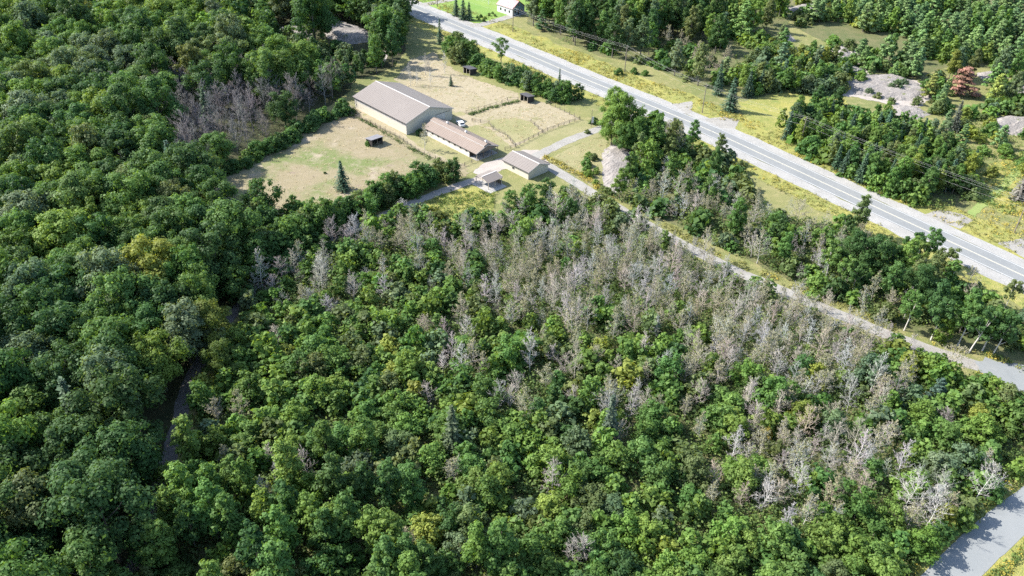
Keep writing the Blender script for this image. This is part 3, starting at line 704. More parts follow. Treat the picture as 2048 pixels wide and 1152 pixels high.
vb = MB().box(-.28, .28, -.28, .28, 0, .45)
vb.add([(-.4, -.4, .45), (.4, -.4, .45), (.4, .4, .45), (-.4, .4, .45), (0, 0, .8)], [(0, 3, 2, 1), (0, 1, 4), (1, 2, 4), (2, 3, 4), (3, 0, 4)])
vme = vb.mesh('roof_vent'); vme.materials.append(M['roof_trim'])
for f in (0.03, 0.385, 0.73):
    o = link('roof_vent', vme, None, t); o.location = (W / 2 + .25, L * f + .35, ZR + .30)
i_ = 0.4; PD = 3.6
pk = lambda x: ZE + (ZR - ZE) * min(x, W - x) / (W / 2) - 0.12
MB().box(i_, i_ + .12, PD, L - i_, -.1, pk(i_)).build('wall', M['pale_wall'], t)
MB().box(W - i_ - .12, W - i_, PD, L - i_, -.1, pk(i_)).build('wall', M['pale_wall'], t)
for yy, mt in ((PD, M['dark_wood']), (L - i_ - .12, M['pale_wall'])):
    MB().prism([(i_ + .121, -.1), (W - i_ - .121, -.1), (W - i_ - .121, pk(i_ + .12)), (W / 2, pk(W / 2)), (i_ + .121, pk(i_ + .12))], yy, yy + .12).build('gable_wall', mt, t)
MB().prism([(i_, pk(i_) - .25), (W - i_, pk(i_) - .25), (W - i_, pk(i_)), (W / 2, pk(W / 2)), (i_, pk(i_))], .12, .22).build('gable_siding', M['fence'], t)
for x in (i_, W / 3, 2 * W / 3, W - i_ - .14): MB().box(x, x + .14, .1, .24, -.1, pk(i_) - .25).build('porch_post', M['post_pale'] if x < 1 else M['fence'], t)
for z in (.55, .95): MB().box(i_ + 1.2, W - i_ - .2, .15, .2, z, z + .1).build('porch_rail', M['fence'], t)
MB().box(i_, W - i_, .05, PD - .01, -.05, .09).build('porch_floor', M['concrete'], t)
for k in range(8): window(t, i_, PD + 1.4 + k * 2.75, 1.72, .8, .55, 'x')
MB().box(-.08, 0, 0, L, ZE - .14, ZE - .03).build('gutter', M['dark_wood'], t)

# garage
GB = (3.9, 216.9); W, L, ZE, ZR = 9.0, 11.6, 2.55, 4.05
t = thing('garage', 'small cream outbuilding with brown-grey gable roof between stable and driveway', 'garage', (*GB, 0), BROT)
gable_slopes(t, W, L, ZE, ZR, M['roof'], M['roof_trim'])
pk = lambda x: ZE + (ZR - ZE) * min(x, W - x) / (W / 2) - 0.12
MB().box(i_, i_ + .12, i_, L - i_, -.1, pk(i_)).build('wall', M['cream'], t)
MB().box(W - i_ - .12, W - i_, i_, L - i_, -.1, pk(i_)).build('wall', M['cream'], t)
for yy in (i_, L - i_ - .12):
    MB().prism([(i_ + .121, -.1), (W - i_ - .121, -.1), (W - i_ - .121, pk(i_ + .12)), (W / 2, pk(W / 2)), (i_ + .121, pk(i_ + .12))], yy, yy + .12).build('gable_wall', M['cream'], t)
d = MB()
for k in range(4): d.box(W - i_ + .0, W - i_ + .05, 2.0, 5.2, .02 + k * .53, .02 + k * .53 + .51)
d.build('garage_door', M['pale_wall'], t)
window(t, i_, 6.8, 1.4, .9, .7, 'x'); MB().box(-.09, 0, 0, L, ZE - .16, ZE - .03).build('gutter', M['dark_wood'], t)

# open pole shelter by the yard: ridge runs across (local x)
e1 = G(976.9, 366.9, 2.35); e2 = G(1008, 356, 2.35); LX = (e2 - e1).length; DY = 6.0
t = thing('pole_shelter', 'open gable shelter on pale posts beside the gravel yard', 'shelter', (e1.x, e1.y, 0), BROT)
for a, b in ((0, DY / 2), (DY, DY / 2)):
    mb = MB().slab((0, a, 2.35), (0, b, 3.35), (LX, b, 3.35), (LX, a, 2.35), .08)
    for k in range(9):
        x = .05 + (LX - .2) * k / 8; mb.slab((x, a, 2.39), (x, b, 3.385), (x + .06, b, 3.385), (x + .06, a, 2.39), .05)
    mb.build('roof', M['roof'], t)
MB().slab((-.03, DY / 2 - .2, 3.36), (-.03, DY / 2 + .2, 3.36), (LX + .03, DY / 2 + .2, 3.36), (LX + .03, DY / 2 - .2, 3.36), .03).build('ridge_cap', M['roof_trim'], t)
for x in (.25, LX / 2, LX - .4):
    for y in (.25, DY - .4): MB().box(x, x + .15, y, y + .15, -.1, 2.36).build('post', M['post_pale'], t)
for y in (.22, DY - .37): MB().box(.1, LX - .1, y, y + .21, 2.18, 2.36).build('beam', M['post_pale'], t)
for x in (.25, LX - .4):
    MB().box(x, x + .12, .43, DY - .37, 2.2, 2.34).build('tie_beam', M['post_pale'], t)
    MB().box(x + .03, x + .1, DY / 2 - .05, DY / 2 + .05, 2.34, 3.28).build('king_post', M['post_pale'], t)
MB().box(LX - .25, LX - .2, .4, DY - .4, .1, 1.3).build('back_boards', M['fence'], t)
MB().box(-.9, LX + .1, -1.6, DY + .1, -.05, .09).build('slab_floor', M['concrete'], t)

def run_in_shed(near, right, left, zh, label, roof, open_side='x', pitch=.35):
    n = G(*near, zh); r = G(*right, zh); l = G(*left, zh); wx = (r - n).length; dy = (l - n).length
    t = thing('run_in_shed', label, 'shed', (n.x, n.y, 0), BROT, 'field shelters in the paddocks')
    f, b = zh + .12, zh - pitch
    if open_side == 'x': q = [(-.25, -.25, f), (wx + .25, -.25, b), (wx + .25, dy + .25, b), (-.25, dy + .25, f)]; hz = lambda x, y: f + (b - f) * (x / wx) - .14
    else: q = [(-.25, -.25, f), (wx + .25, -.25, f), (wx + .25, dy + .25, b), (-.25, dy + .25, b)]; hz = lambda x, y: f + (b - f) * (y / dy) - .14
    MB().slab(*q, .1).build('roof', roof, t)
    def wall(x0, x1, y0, y1):
        mb = MB(); c = [(x0, y0), (x1, y0), (x1, y1), (x0, y1)]
        mb.add([(x, y, -.1) for x, y in c] + [(x, y, hz(x, y) - .02) for x, y in c], [(0, 3, 2, 1), (4, 5, 6, 7), (0, 1, 5, 4), (1, 2, 6, 5), (2, 3, 7, 6), (3, 0, 4, 7)])
        mb.build('wall', M['dark_wood'], t)
    if open_side == 'x': wall(wx - .1, wx, 0, dy); wall(0, wx - .101, 0, .1); wall(0, wx - .101, dy - .1, dy); ps = [(.0, .15), (.0, dy * .5), (.0, dy - .3)]
    else: wall(0, wx, dy - .1, dy); wall(0, .1, 0, dy - .101); wall(wx - .1, wx, 0, dy - .101); ps = [(.15, .0), (wx * .5, .0), (wx - .3, .0)]
    for x, y in ps: MB().box(x, x + .13, y, y + .13, -.1, hz(x, y) - .02).build('post', M['post_pale'] if 'open front' in label else M['fence'], t)
    for z in (.5, 1.0):
        if open_side == 'y': MB().box(wx * .5, wx - .2, .03, .09, z, z + .1).build('rail', M['fence'], t)
    return t
run_in_shed((742.9, 280.6), (761, 271.5), (730, 275), 2.4, 'dark timber field shelter with grey roof out in the largest dry paddock', M['grey_roof'], 'y')
run_in_shed((1056, 194.1), (1070, 190.5), (1038, 188.5), 2.4, 'dark open front shelter with charcoal roof at the corner of two straw paddocks', M['dark_roof'], 'x')
run_in_shed((940, 138.9), (955, 136.0), (926, 133.2), 2.4, 'dark open front shelter beneath bushes at the far end of the straw paddock', M['dark_roof'], 'x')

# farmhouse by the far lawn
hb = G(1024.5, 33.5); W, L, ZE, ZR = 8.4, 11.0, 3.3, 6.3
t = thing('farmhouse', 'small house with faded red roof, white side wall and blue-grey gable on bright lawn', 'house', (hb.x, hb.y, 0), BROT)
gable_slopes(t, W, L, ZE, ZR, M['house_roof'], M['red_trim'], rib=1.2)
pk = lambda x: ZE + (ZR - ZE) * min(x, W - x) / (W / 2) - 0.12
MB().box(i_, i_ + .15, i_, L - i_, -.1, pk(i_)).build('wall', M['white'], t); MB().box(W - i_ - .15, W - i_, i_, L - i_, -.1, pk(i_)).build('wall', M['white'], t)
for yy in (i_, L - i_ - .15):
    MB().prism([(i_ + .151, -.1), (W - i_ - .151, -.1), (W - i_ - .151, pk(i_ + .15)), (W / 2, pk(W / 2)), (i_ + .151, pk(i_ + .15))], yy, yy + .15).build('gable_wall', M['blue_siding'], t)
for y in (2.4, 5.2, 8.2): window(t, i_, y, 1.7, 1.1, 1.2, 'x', M['white'])
for x in (2.2, 6.0): window(t, x, i_, 1.7, 1.0, 1.2, 'y', M['white'])
window(t, W / 2, i_, 4.4, .9, 1.0, 'y', M['white'])
d = MB().box(3.7, 4.6, i_ - .05, i_ - .003, 0.15, 2.2).build('door', M['dark_wood'], t); MB().box(4.4, 4.46, i_ - .1, i_ - .05, 1.1, 1.2).build('handle', M['white'], d)
MB().box(3.3, 5.0, i_ - 1.0, i_ - .06, -.05, .14).build('door_step', M['concrete'], t)
MB().box(W / 2 + .6, W / 2 + 1.1, 7.2, 7.7, 5.2, 7.0).build('chimney', M['concrete'], t)

# ------------------------------------------------------------------ vehicles
def car(px, py, rz, paint, label, van=False):
    p = G(px, py); t = thing('parked_car', label, 'car', (p.x, p.y, 0.05), rz)
    prof = [(-2.15, .32), (2.15, .32), (2.2, .62), (2.1, .86), (1.05, .98), (.45, 1.46), (-1.3, 1.5), (-1.95, 1.02), (-2.18, .9), (-2.2, .55)]
    bm = bmesh.new(); n = len(prof); rows = []
    for y, k in ((-.86, .0), (-.8, 1.0), (.8, 1.0), (.86, .0)):
        rows.append([bm.verts.new((x * (1 if k else .985), y, z if z < 1.0 or k else z - 0.10)) for x, z in prof])
    for a, b in zip(rows, rows[1:]):
        for i in range(n): bm.faces.new((a[i], a[(i + 1) % n], b[(i + 1) % n], b[i]))
    bm.faces.new(rows[0]); bm.faces.new(rows[-1][::-1]); bmesh.ops.recalc_face_normals(bm, faces=bm.faces)
    bmesh.ops.bevel(bm, geom=[e for e in bm.edges], offset=.05, segments=2, affect='EDGES', clamp_overlap=True)
    me = bpy.data.meshes.new('body'); bm.to_mesh(me); bm.free(); link('body', me, paint, t)
    for sy in (-1, 1):
        MB().prism([(-1.55, 1.02), (.72, 1.02), (.38, 1.37), (-1.2, 1.39)], sy * .868 - .008, sy * .868 + .008).build('side_window', M['glass'], t)
    MB().slab((1.02, -.7, 1.03), (1.02, .7, 1.03), (.52, .62, 1.435), (.52, -.62, 1.435), -.02).build('windscreen', M['glass'], t)
    MB().slab((-1.9, .7, 1.09), (-1.9, -.7, 1.09), (-1.4, -.62, 1.47), (-1.4, .62, 1.47), -.02).build('rear_window', M['glass'], t)
    wm = MB()
    wm.tube([(0, -.11, 0), (0, .11, 0)], [.33, .33], 14); wme = wm.mesh('wheel'); wme.materials.append(M['rubber'])
    rm = MB(); rm.tube([(0, -.12, 0), (0, .12, 0)], [.19, .19], 10); rme = rm.mesh('rim'); rme.materials.append(M['roof_trim'])
    for x in (-1.35, 1.35):
        for y in (-.8, .8):
            o = link('wheel', wme, None, t); o.location = (x, y, .33); r = link('rim', rme, None, o)
    for y in (-.6, .6):
        MB().box(2.12, 2.19, y - .16, y + .16, .64, .78).build('headlight', M['glass'], t)
        MB().box(-2.2, -2.16, y - .14, y + .14, .74, .9).build('tail_light', M['red_trim'], t)
    return t
car(921, 251, BROT + RAD(70), M['white'], 'white car parked on the grass in the shade behind the stable')
car(1617, 175, RAD(20), M['blue_paint'], 'dark blue car half hidden by shrubs near the bare rock')

# ------------------------------------------------------------------ fences, poles, wires, signs
def fence(pts, label, gap=2.6, h=1.25, rails=3, group='paddock fences'):
    P = px_line(pts); c = P[len(P) // 2]
    t = thing('paddock_fence', label, 'fence', (P[0].x, P[0].y, 0), 0, group); o0 = P[0]
    pm = MB().box(-.07, .07, -.07, .07, -.2, h).mesh('post'); pm.materials.append(M['fence'])
    D = [P[0]]
    for a, b in zip(P, P[1:]):
        n = max(1, round((b - a).length / gap)); D += [a.lerp(b, (k + 1) / n) for k in range(n)]
    rr = random.Random(len(D))
    for i, p in enumerate(D):
        o = link('post', pm, None, t); o.location = p - o0; o.rotation_euler = (rr.uniform(-.05, .05), rr.uniform(-.05, .05), rr.uniform(0, 3)); o.scale = (1, 1, rr.uniform(.92, 1.1))
        if i:
            a = D[i - 1] - o0; b = p - o0
            for r in range(rails):
                z = h * (.35 + .55 * r / max(1, rails - 1))
                MB().tube([a + Vector((0, 0, z + rr.uniform(-.04, .04))), b + Vector((0, 0, z + rr.uniform(-.04, .04)))], [.038, .038], 4).build('rail', M['fence'], t)
    return t
fence([(694, 227), (742, 248), (800, 278), (838, 305), (905, 334)], 'weathered rail fence between the long barn wall and the largest paddock')
fence([(915, 338), (958, 321)], 'short rail fence closing the grass in front of the stable porch')
fence([(1160, 240), (1095, 262), (1048, 286), (1031, 295)], 'rail fence along the driveway side of the straw paddock')
fence([(1062, 245), (1084, 265)], 'short rail fence between the round green pen and the straw paddock')
fence([(944, 243), (978, 248), (986, 259), (1010, 270), (1031, 294)], 'rail fence between the green pen and the stable grass')
fence([(1036, 201), (1015, 201), (992, 211), (932, 228)], 'rail fence dividing the two straw paddocks above a dark weedy strip', rails=2)
fence([(1092, 206), (1158, 239)], 'sparse rail fence along the roadside bushes of the straw paddock', rails=2)
fence([(1010, 301), (1031, 295)], 'last short rail fence joining the pen gate to the yard', rails=3)

pole_px = [(875, 14), (1025.6, 64), (1249, 145), (1404, 226), (1599, 295), (2028, 466)]
PLAB = ['utility pole beside the entrance of the far lawn', 'utility pole in front of the red-roofed house', 'utility pole on the yellow verge before the tall wood', 'utility pole beside the two dark spruces',
        'utility pole among goldenrod above the long highway verge', 'utility pole beside the last gravel pull-off']
POLES = []
for (x, y), lb in zip(pole_px, PLAB):
    p = G(x, y); p.z = 0; POLES.append(p)
    t = thing('utility_pole', lb, 'utility pole', p, RAD(38), 'utility poles along the highway')
    MB().tube([(0, 0, -.3), (0, 0, 5), (0, 0, 10.4)], [.17, .145, .11], 8).build('pole', M['pole'], t)
    MB().box(-.9, .9, .10, .2, 9.55, 9.68).build('crossarm', M['pole'], t)
    for xx in (-.8, .8): MB().tube([(xx, .15, 9.68), (xx, .15, 9.86)], [.05, .035], 6).build('insulator', M['white'], t)
    MB().tube([(0, 0, 10.4), (0, 0, 10.6)], [.05, .035], 6).build('insulator', M['white'], t)
    MB().box(-.06, .06, .1, .26, 7.6, 7.8).build('bracket', M['pole'], t)
ends = POLES + [POLES[-1] + (POLES[-1] - POLES[-2]).normalized() * 60]
c38, s38 = math.cos(RAD(38)), math.sin(RAD(38))
for i in range(len(ends) - 1):
    a, b = ends[i], ends[i + 1]
    words_ = ['beyond the house', 'between the house and the tall wood', 'before the tall wood to the spruces', 'from the spruces over the goldenrod verge', 'over the long green thicket', 'past the last pull-off'][i]
    t = thing('power_line', f'thin overhead wires strung {words_}', 'wires', (a.x, a.y, 0), 0, 'overhead wire spans')
    for ox, z in ((-.8, 9.86), (.8, 9.86), (0, 10.6), (0.0, 7.7)):
        pts = []
        for k in range(13):
            f = k / 12; q = a.lerp(b, f); pts.append((q.x - a.x + ox * c38, q.y - a.y + ox * s38, z - 0.9 * 4 * f * (1 - f)))
        MB().tube(pts, [.014] * 13, 4).build('wire', M['wire'], t)
# roadside marker and sign post
p = G(1182, 254); t = thing('sign_post', 'tall thin post with a white panel where the driveway meets the bushes', 'sign', (p.x, p.y, 0), RAD(20))
MB().tube([(0, 0, -.2), (0, 0, 6.0)], [.09, .07], 7).build('post', M['pole'], t); MB().box(.1, .75, -.03, .03, 1.4, 3.6).build('panel', M['white'], t); MB().box(.0, .12, -.02, .02, 2.9, 3.0).build('bracket', M['pole'], t)
p = G(1940.5, 559); t = thing('marker_post', 'leaning pale timber post on the verge below the highway', 'post', (p.x, p.y, 0), 0); t.rotation_euler = (0, RAD(4), 0)
MB().tube([(0, 0, -.2), (0, 0, 3.6)], [.09, .07], 7).build('shaft', M['post_pale'], t); MB().box(-.09, .09, -.09, .09, 3.55, 3.65).build('cap', M['fence'], t)
p = G(977, 9); t = thing('garden_post', 'white garden post standing on the bright lawn beside the house', 'post', (p.x, p.y, 0), 0)
MB().tube([(0, 0, -.1), (0, 0, 3.2)], [.12, .1], 8).build('shaft', M['white'], t); MB().box(-.22, .22, -.22, .22, 3.2, 3.34).build('cap', M['white'], t)

# ------------------------------------------------------------------ bare rock
def rock(poly, h, label, seed, step=0.9, ledge=0.55):
    W = px_line(poly); x0, x1 = min(p.x for p in W) - 1, max(p.x for p in W) + 1; y0, y1 = min(p.y for p in W) - 1, max(p.y for p in W) + 1
    cx, cyy = (x0 + x1) / 2, (y0 + y1) / 2; step = max(step, math.sqrt((x1 - x0) * (y1 - y0) / 3600))
    nx, ny = int((x1 - x0) / step) + 2, int((y1 - y0) / step) + 2
    ex = np.array([[a.x, a.y, b.x, b.y] for a, b in zip(W, W[1:] + W[:1])])
    vs = []; rr = random.Random(seed)
    for j in range(ny):
        for i in range(nx):
            x, y = x0 + i * step + rr.uniform(-.25, .25) * step, y0 + j * step + rr.uniform(-.25, .25) * step
            ax, ay = ex[:, 0], ex[:, 1]; dx, dy = ex[:, 2] - ax, ex[:, 3] - ay
            tt = np.clip(((x - ax) * dx + (y - ay) * dy) / (dx * dx + dy * dy), 0, 1)
            d = float(np.sqrt((ax + tt * dx - x) ** 2 + (ay + tt * dy - y) ** 2).min())
            if not inpoly(*to_px((x, y, 0)), poly): d = -d
            e = max(0.0, min(1.0, (d + .3 + 0.5 * wob(x, y, .9, seed)) / 3.5)); e = e * e * (3 - 2 * e)
            n = 0.5 + 0.28 * wob(x, y, .11, seed) + .08 * wob(y, x, .3, seed + 1)
            u = (x * .35 - y * .94) / (ledge * 7) + .45 * wob(x, y, .16, seed + 2); f = u % 1.0
            step_ = (1 - f) if f > .12 else f / .12
            z = h * e * (0.5 + 0.35 * n) + ledge * step_ * e + 0.03 * wob(x, y, 2.1, seed) * e
            vs.append((x - cx, y - cyy, z if d > -.2 else -.3))
    fs = [(j * nx + i, j * nx + i + 1, (j + 1) * nx + i + 1, (j + 1) * nx + i) for j in range(ny - 1) for i in range(nx - 1)]
    fs = [f for f in fs if max(vs[k][2] for k in f) > -.25]
    me = bpy.data.meshes.new('rock_outcrop'); me.from_pydata(vs, [], fs); me.update()
    o = link('rock_outcrop', me, M['rock']); o.location = (cx, cyy, 0); tag(o, label, 'rock', 'bare rock outcrops')
    KEEP_OUT.append(poly); return o
rock([(1203, 305), (1222, 290), (1260, 290), (1272, 325), (1264, 360), (1246, 386), (1222, 388), (1208, 372), (1204, 340)], 1.15, 'pale pink bare rock dome beside the driveway below tall poplars', 1, .5, .7)
rock([(1662, 92), (1698, 94), (1712, 128), (1738, 150), (1790, 148), (1838, 168), (1862, 184), (1836, 204), (1775, 200), (1712, 190), (1690, 170), (1685, 140)], 1.1, 'broad pale rock clearing between pines and the roadside thicket', 2)
rock([(1782, 208), (1830, 212), (1862, 228), (1838, 240), (1790, 232)], .7, 'low rock slab just below the broad rock clearing', 3)
rock([(1965, 240), (2010, 232), (2090, 235), (2080, 268), (2010, 272), (1972, 262)], 1.0, 'flat grey rock ledge at the right edge under pines', 4)
rock([(548, 60), (588, 50), (626, 56), (624, 78), (570, 76)], 1.8, 'small pale rock knoll in the forest beyond the dead grey trees', 5)
rock([(640, 48), (690, 46), (735, 62), (748, 82), (700, 90), (655, 76)], 2.4, 'larger pale rock dome in the dark forest behind the barn', 6)
rock([(1570, 18), (1610, 8), (1648, 10), (1640, 26), (1590, 32)], 1.5, 'pale rock strip among the trees at the top edge', 7)
rock([(1552, 72), (1580, 68), (1592, 82), (1560, 88)], 1.0, 'tiny rock outcrop above the tall pale shrubs', 10)
rock([(1505, 100), (1540, 98), (1548, 112), (1512, 118)], .8, 'thin rock slab behind the tall pale shrubs', 11)
rock([(1950, 146), (2000, 140), (2020, 156), (1970, 166)], 1.2, 'small rock slab behind the rust-coloured pine', 8)
rock([(2016, 176), (2070, 166), (2110, 190), (2080, 222), (2030, 214)], .9, 'pinkish rock patch at the right edge above the flat ledge', 9)

# ------------------------------------------------------------------ single trees that stand out in the photograph
H_ = hand
H_('spruce_tree', 686, 380, 0.95, 'spruce', 'tall pointed spruce rising alone from the hedge at the paddock edge', frac=0.0, var=2, sz=.9, base=True)
H_('young_broadleaf_tree', 522, 388, 1.55, 'dark', 'dark rounded tree standing in the near corner of the largest paddock', sz=1.05)
H_('young_broadleaf_tree', 585, 405, .8, 'mid', 'small bushy tree at the paddock edge beside the dark rounded tree')
H_('tall_broadleaf_tree', 1246, 228, 1.12, 'fresh', 'largest bright tree at the driveway entrance above the pink rock', 'bright trees above the pink rock', var=0, sz=1.1)
H_('tall_broadleaf_tree', 1226, 250, .78, 'fresh', 'bright tree closest to the white sign panel', 'bright trees above the pink rock', var=1, sz=1.05)
H_('tall_broadleaf_tree', 1255, 272, .7, 'mid', 'lower bright tree directly above the upper rim of the pink rock', 'bright trees above the pink rock', var=3, sz=1.0)
H_('tall_broadleaf_tree', 1232, 205, .8, 'fresh', 'bright tree behind the largest one at the driveway entrance', 'bright trees above the pink rock', var=4, sz=1.1)
H_('tall_broadleaf_tree', 1276, 262, .74, 'mid', 'bright tree nearest the highway in the clump above the pink rock', 'bright trees above the pink rock', var=2, sz=1.1)
H_('poplar_tree', 1316, 262, 1.05, 'mid', 'dark slender poplar between the pink rock and the highway shoulder', var=3)
H_('young_broadleaf_tree', 1298, 305, 1.5, 'fresh', 'round bright maple touching the upper edge of the pink rock', var=3)
H_('young_broadleaf_tree', 1345, 292, 1.1, 'olive', 'olive bush tree against the highway shoulder beyond the pink rock')
H_('spruce_tree', 1461, 222, 1.0, 'spruce', 'dark spruce just behind the pole between the two gravel pull-offs', 'spruces by the pull-offs', base=True, var=0, sz=1.1)
H_('spruce_tree', 1459, 222, 1.15, 'spruce', 'broad dark spruce beside the gravel pull-off', 'spruces by the pull-offs', base=True, var=2)
H_('spruce_tree', 1434, 190, .95, 'spruce', 'slimmer dark spruce behind the broad one at the pull-off', 'spruces by the pull-offs', base=True, var=1, sz=1.25)
H_('spruce_tree', 1118, 178, .55, 'spruce', 'small blue-green spruce against the pale highway shoulder', base=True, var=0, sz=1.3)
H_('spruce_tree', 1088, 188, .55, 'spruce', 'small spruce among bushes between straw paddock and highway', base=True, var=1)
H_('spruce_tree', 880, 88, .8, 'spruce', 'thin dark spruce in front of the highway near the far paddock tip', base=True, var=1, sz=1.2)
H_('spruce_tree', 902, 172, .38, 'spruce', 'little green spruce standing alone in the far straw paddock', base=True, var=3)
H_('pine_tree', 1930, 156, 1.75, (0.23, 0.125, 0.085), 'rust-brown dead pine among green pines near the right edge', var=0, sz=.62)
H_('spruce_tree', 1905, 262, 1.0, (0.075, 0.085, 0.065), 'grey thinning spruce behind the roadside thicket', base=True, var=1)
H_('spruce_tree', 2036, 400, 1.0, (0.16, 0.15, 0.13), 'grey dying spruce at the right edge above the last pole', base=True, var=2, sz=1.1)
H_('spruce_tree', 2046, 80, 1.1, (0.13, 0.13, 0.11), 'grey dead conifer at the top right corner', base=True, var=0)
H_('spruce_tree', 905, 905, .95, (0.060, 0.085, 0.042), 'pale olive spruce alone in the middle of the young wood', base=True, var=1, sz=1.15)
H_('spruce_tree', 1215, 890, 1.05, (0.055, 0.080, 0.050), 'grey-green spruce with a dark shaded side among the leafless trees', base=True, var=0, sz=1.1)
H_('pine_tree', 1880, 775, .62, (0.055, 0.095, 0.07), 'small blue-green pine near the grey paved bend', var=2)
H_('spruce_tree', 68, 450, 1.0, (0.13, 0.13, 0.125), 'grey bare conifer in the forest near the left edge', base=True, var=1, sz=1.1)
H_('tall_broadleaf_tree', 415, 645, .86, (0.115, 0.150, 0.034), 'sunlit yellow-green tree at the bend of the dark lane', var=1)
H_('tall_broadleaf_tree', 440, 715, .66, (0.085, 0.130, 0.032), 'fresh green tree just below the sunlit yellow-green one', var=2)
H_('young_broadleaf_tree', 398, 790, 1.2, 'mid', 'leafy tree leaning over the dark lane below the bend', var=4)
H_('tall_broadleaf_tree', 215, 770, 1.25, 'grey', 'largest grey-green tree left of the shaded trail', var=0)
H_('tall_broadleaf_tree', 60, 720, 1.0, 'grey', 'grey-green tree at the left edge beside the largest grey-green one', var=3)
H_('tall_broadleaf_tree', 310, 230, .55, (0.16, 0.10, 0.05), 'small orange-tinted tree beside the dead grey patch of forest', var=5)
H_('young_broadleaf_tree', 414, 330, 1.25, 'yellow', 'yellow-green tree at the forest edge by the paddock tip', var=5)
H_('young_broadleaf_tree', 318, 603, 1.5, (0.115, 0.150, 0.034), 'yellow-green tree in the dark gap of the forest above the lane', var=7)
H_('young_broadleaf_tree', 1060, 395, 1.35, 'mid', 'dense green tree right behind the garage', var=0)
H_('young_broadleaf_tree', 1020, 400, 1.1, 'mid', 'round green tree beside the open pole shelter', var=1)
H_('young_broadleaf_tree', 1048, 460, 1.2, 'fresh', 'fresh green tree below the garage amid leafless trees', var=2)
H_('young_broadleaf_tree', 1140, 415, 1.05, 'dark', 'dark green tree beside the diagonal driveway below the garage', var=3)
H_('young_broadleaf_tree', 1092, 372, .9, 'dark', 'dark bush tree touching the garage corner', var=6)
H_('tall_broadleaf_tree', 1712, 495, .82, 'dark', 'dark green oak-like tree beside the highway, nearer the thicket', 'dark trees below the highway', var=0)
H_('tall_broadleaf_tree', 1752, 505, .80, 'dark', 'dark green oak-like tree beside the highway with deep shade below', 'dark trees below the highway', var=4)
H_('tall_broadleaf_tree', 1842, 560, .72, 'dark', 'dark green tree below the leaning timber post', 'dark trees below the highway', var=2)
H_('birch_tree', 1808, 661, .95, 'mid', 'first birch of the white-trunked group beside the driveway weeds', 'birches above the driveway', var=1, lean=(-.03, .06), base=True)
H_('birch_tree', 1861, 680, 1.0, 'dark', 'second birch of the group, leaning over a lime young tree', 'birches above the driveway', var=0, lean=(-.04, .09), base=True)
H_('birch_tree', 1915, 691, 1.05, 'mid', 'middle birch of the white-trunked group above the driveway end', 'birches above the driveway', var=1, lean=(-.05, .08), base=True)
H_('birch_tree', 1937, 706, 1.1, 'dark', 'most strongly leaning birch above the paved bend', 'birches above the driveway', var=2, lean=(-.05, .15), base=True)
H_('birch_tree', 1964, 702, 1.05, 'mid', 'birch with a pale trunk second from the frame edge', 'birches above the driveway', var=0, lean=(-.03, .10), base=True)
H_('birch_tree', 1984, 711, 1.05, 'dark', 'last birch above the paved bend with long shadow', 'birches above the driveway', var=1, lean=(-.02, .12), base=True)
H_('young_broadleaf_tree', 1890, 655, .95, (0.105, 0.17, 0.03), 'bright lime young tree at the foot of the birches', var=1, sz=1.1)
H_('bare_tree', 1845, 1062, 1.05, (0.38, 0.36, 0.335), 'leaning pale dead birch beside the grassy bank of the paved lane', base=True, var=0, lean=(-.08, .16))
H_('bare_tree', 1947, 1003, .92, (0.38, 0.36, 0.335), 'forked pale dead tree nearest the paved lane', base=True, var=7, lean=(-.06, .2))
H_('bare_tree', 1825, 985, 1.0, (0.38, 0.36, 0.335), 'pale spreading dead tree beside the leaning dead birch', var=7)
H_('bare_tree', 1535, 985, 1.0, (0.38, 0.36, 0.335), 'pale spreading dead tree low in the young wood', var=2)
H_('bare_tree', 1600, 960, .9, (0.38, 0.36, 0.335), 'white-twigged dead tree next to the pale spreading one', var=7)
H_('bare_tree', 1105, 955, .9, (0.36, 0.32, 0.29), 'lone leafless tree in the green lower middle of the wood', var=1)
H_('bare_tree', 1170, 1085, .9, (0.35, 0.32, 0.29), 'grey leafless tree near the bottom edge of the young wood', var=4)
H_('bare_tree', 1470, 890, 1.1, (0.38, 0.36, 0.335), 'tall white dead trunk with drooping branches', var=3)
H_('young_broadleaf_tree', 1530, 868, .62, 'gold', 'small golden tree among greens in the lower wood')
H_('bare_tree', 612, 935, .8, (0.30, 0.27, 0.25), 'leafless tree with a pale snapped trunk among tall poplars', var=5)
H_('vase_shaped_tree', 1002, 140, 1.0, 'mid', 'lone vase-shaped tree with long bare trunk in front of the highway', var=0, base=True)
for cx, cy, k, sc_, tone, lb in ((912, 8, 'spruce_tree', .8, 'spruce', 'dark spruce at the lawn nearest the far driveway'), (926, 12, 'spruce_tree', .9, 'spruce', 'broad dark spruce in the middle of the lawn clump'), (938, 18, 'spruce_tree', .75, 'spruce', 'low dark spruce at the near end of the lawn clump'),
                                  (1066, 12, 'pine_tree', .9, 'dark', 'dark tree crowding the gable of the red-roofed house'), (1085, 34, 'pine_tree', .9, 'dark', 'dark pine at the lawn corner below the red-roofed house'), (1100, 20, 'poplar_tree', .8, 'dark', 'tall dark tree between the house and the roadside wood')):
    H_(k, cx, cy, sc_, tone, lb, 'dark trees around the lawn')
for n_, (cx, cy, s) in enumerate(((955, 33, .25), (962, 31, .3), (970, 35, .25), (978, 28, .3), (985, 25, .22), (968, 40, .3), (958, 37, .22), (990, 30, .25))):
    nm = ['nearest the far lane', 'left of the middle', 'in the middle', 'beyond the middle', 'furthest from the highway', 'lowest on the lawn', 'smallest and dark', 'closest to the house'][n_]
    H_('shrub', cx, cy, s * 1.6, ('mid', 'dark', 'fresh', 'olive')[n_ % 4], f'small garden shrub in the lawn bed, {nm}', 'garden bed shrubs')
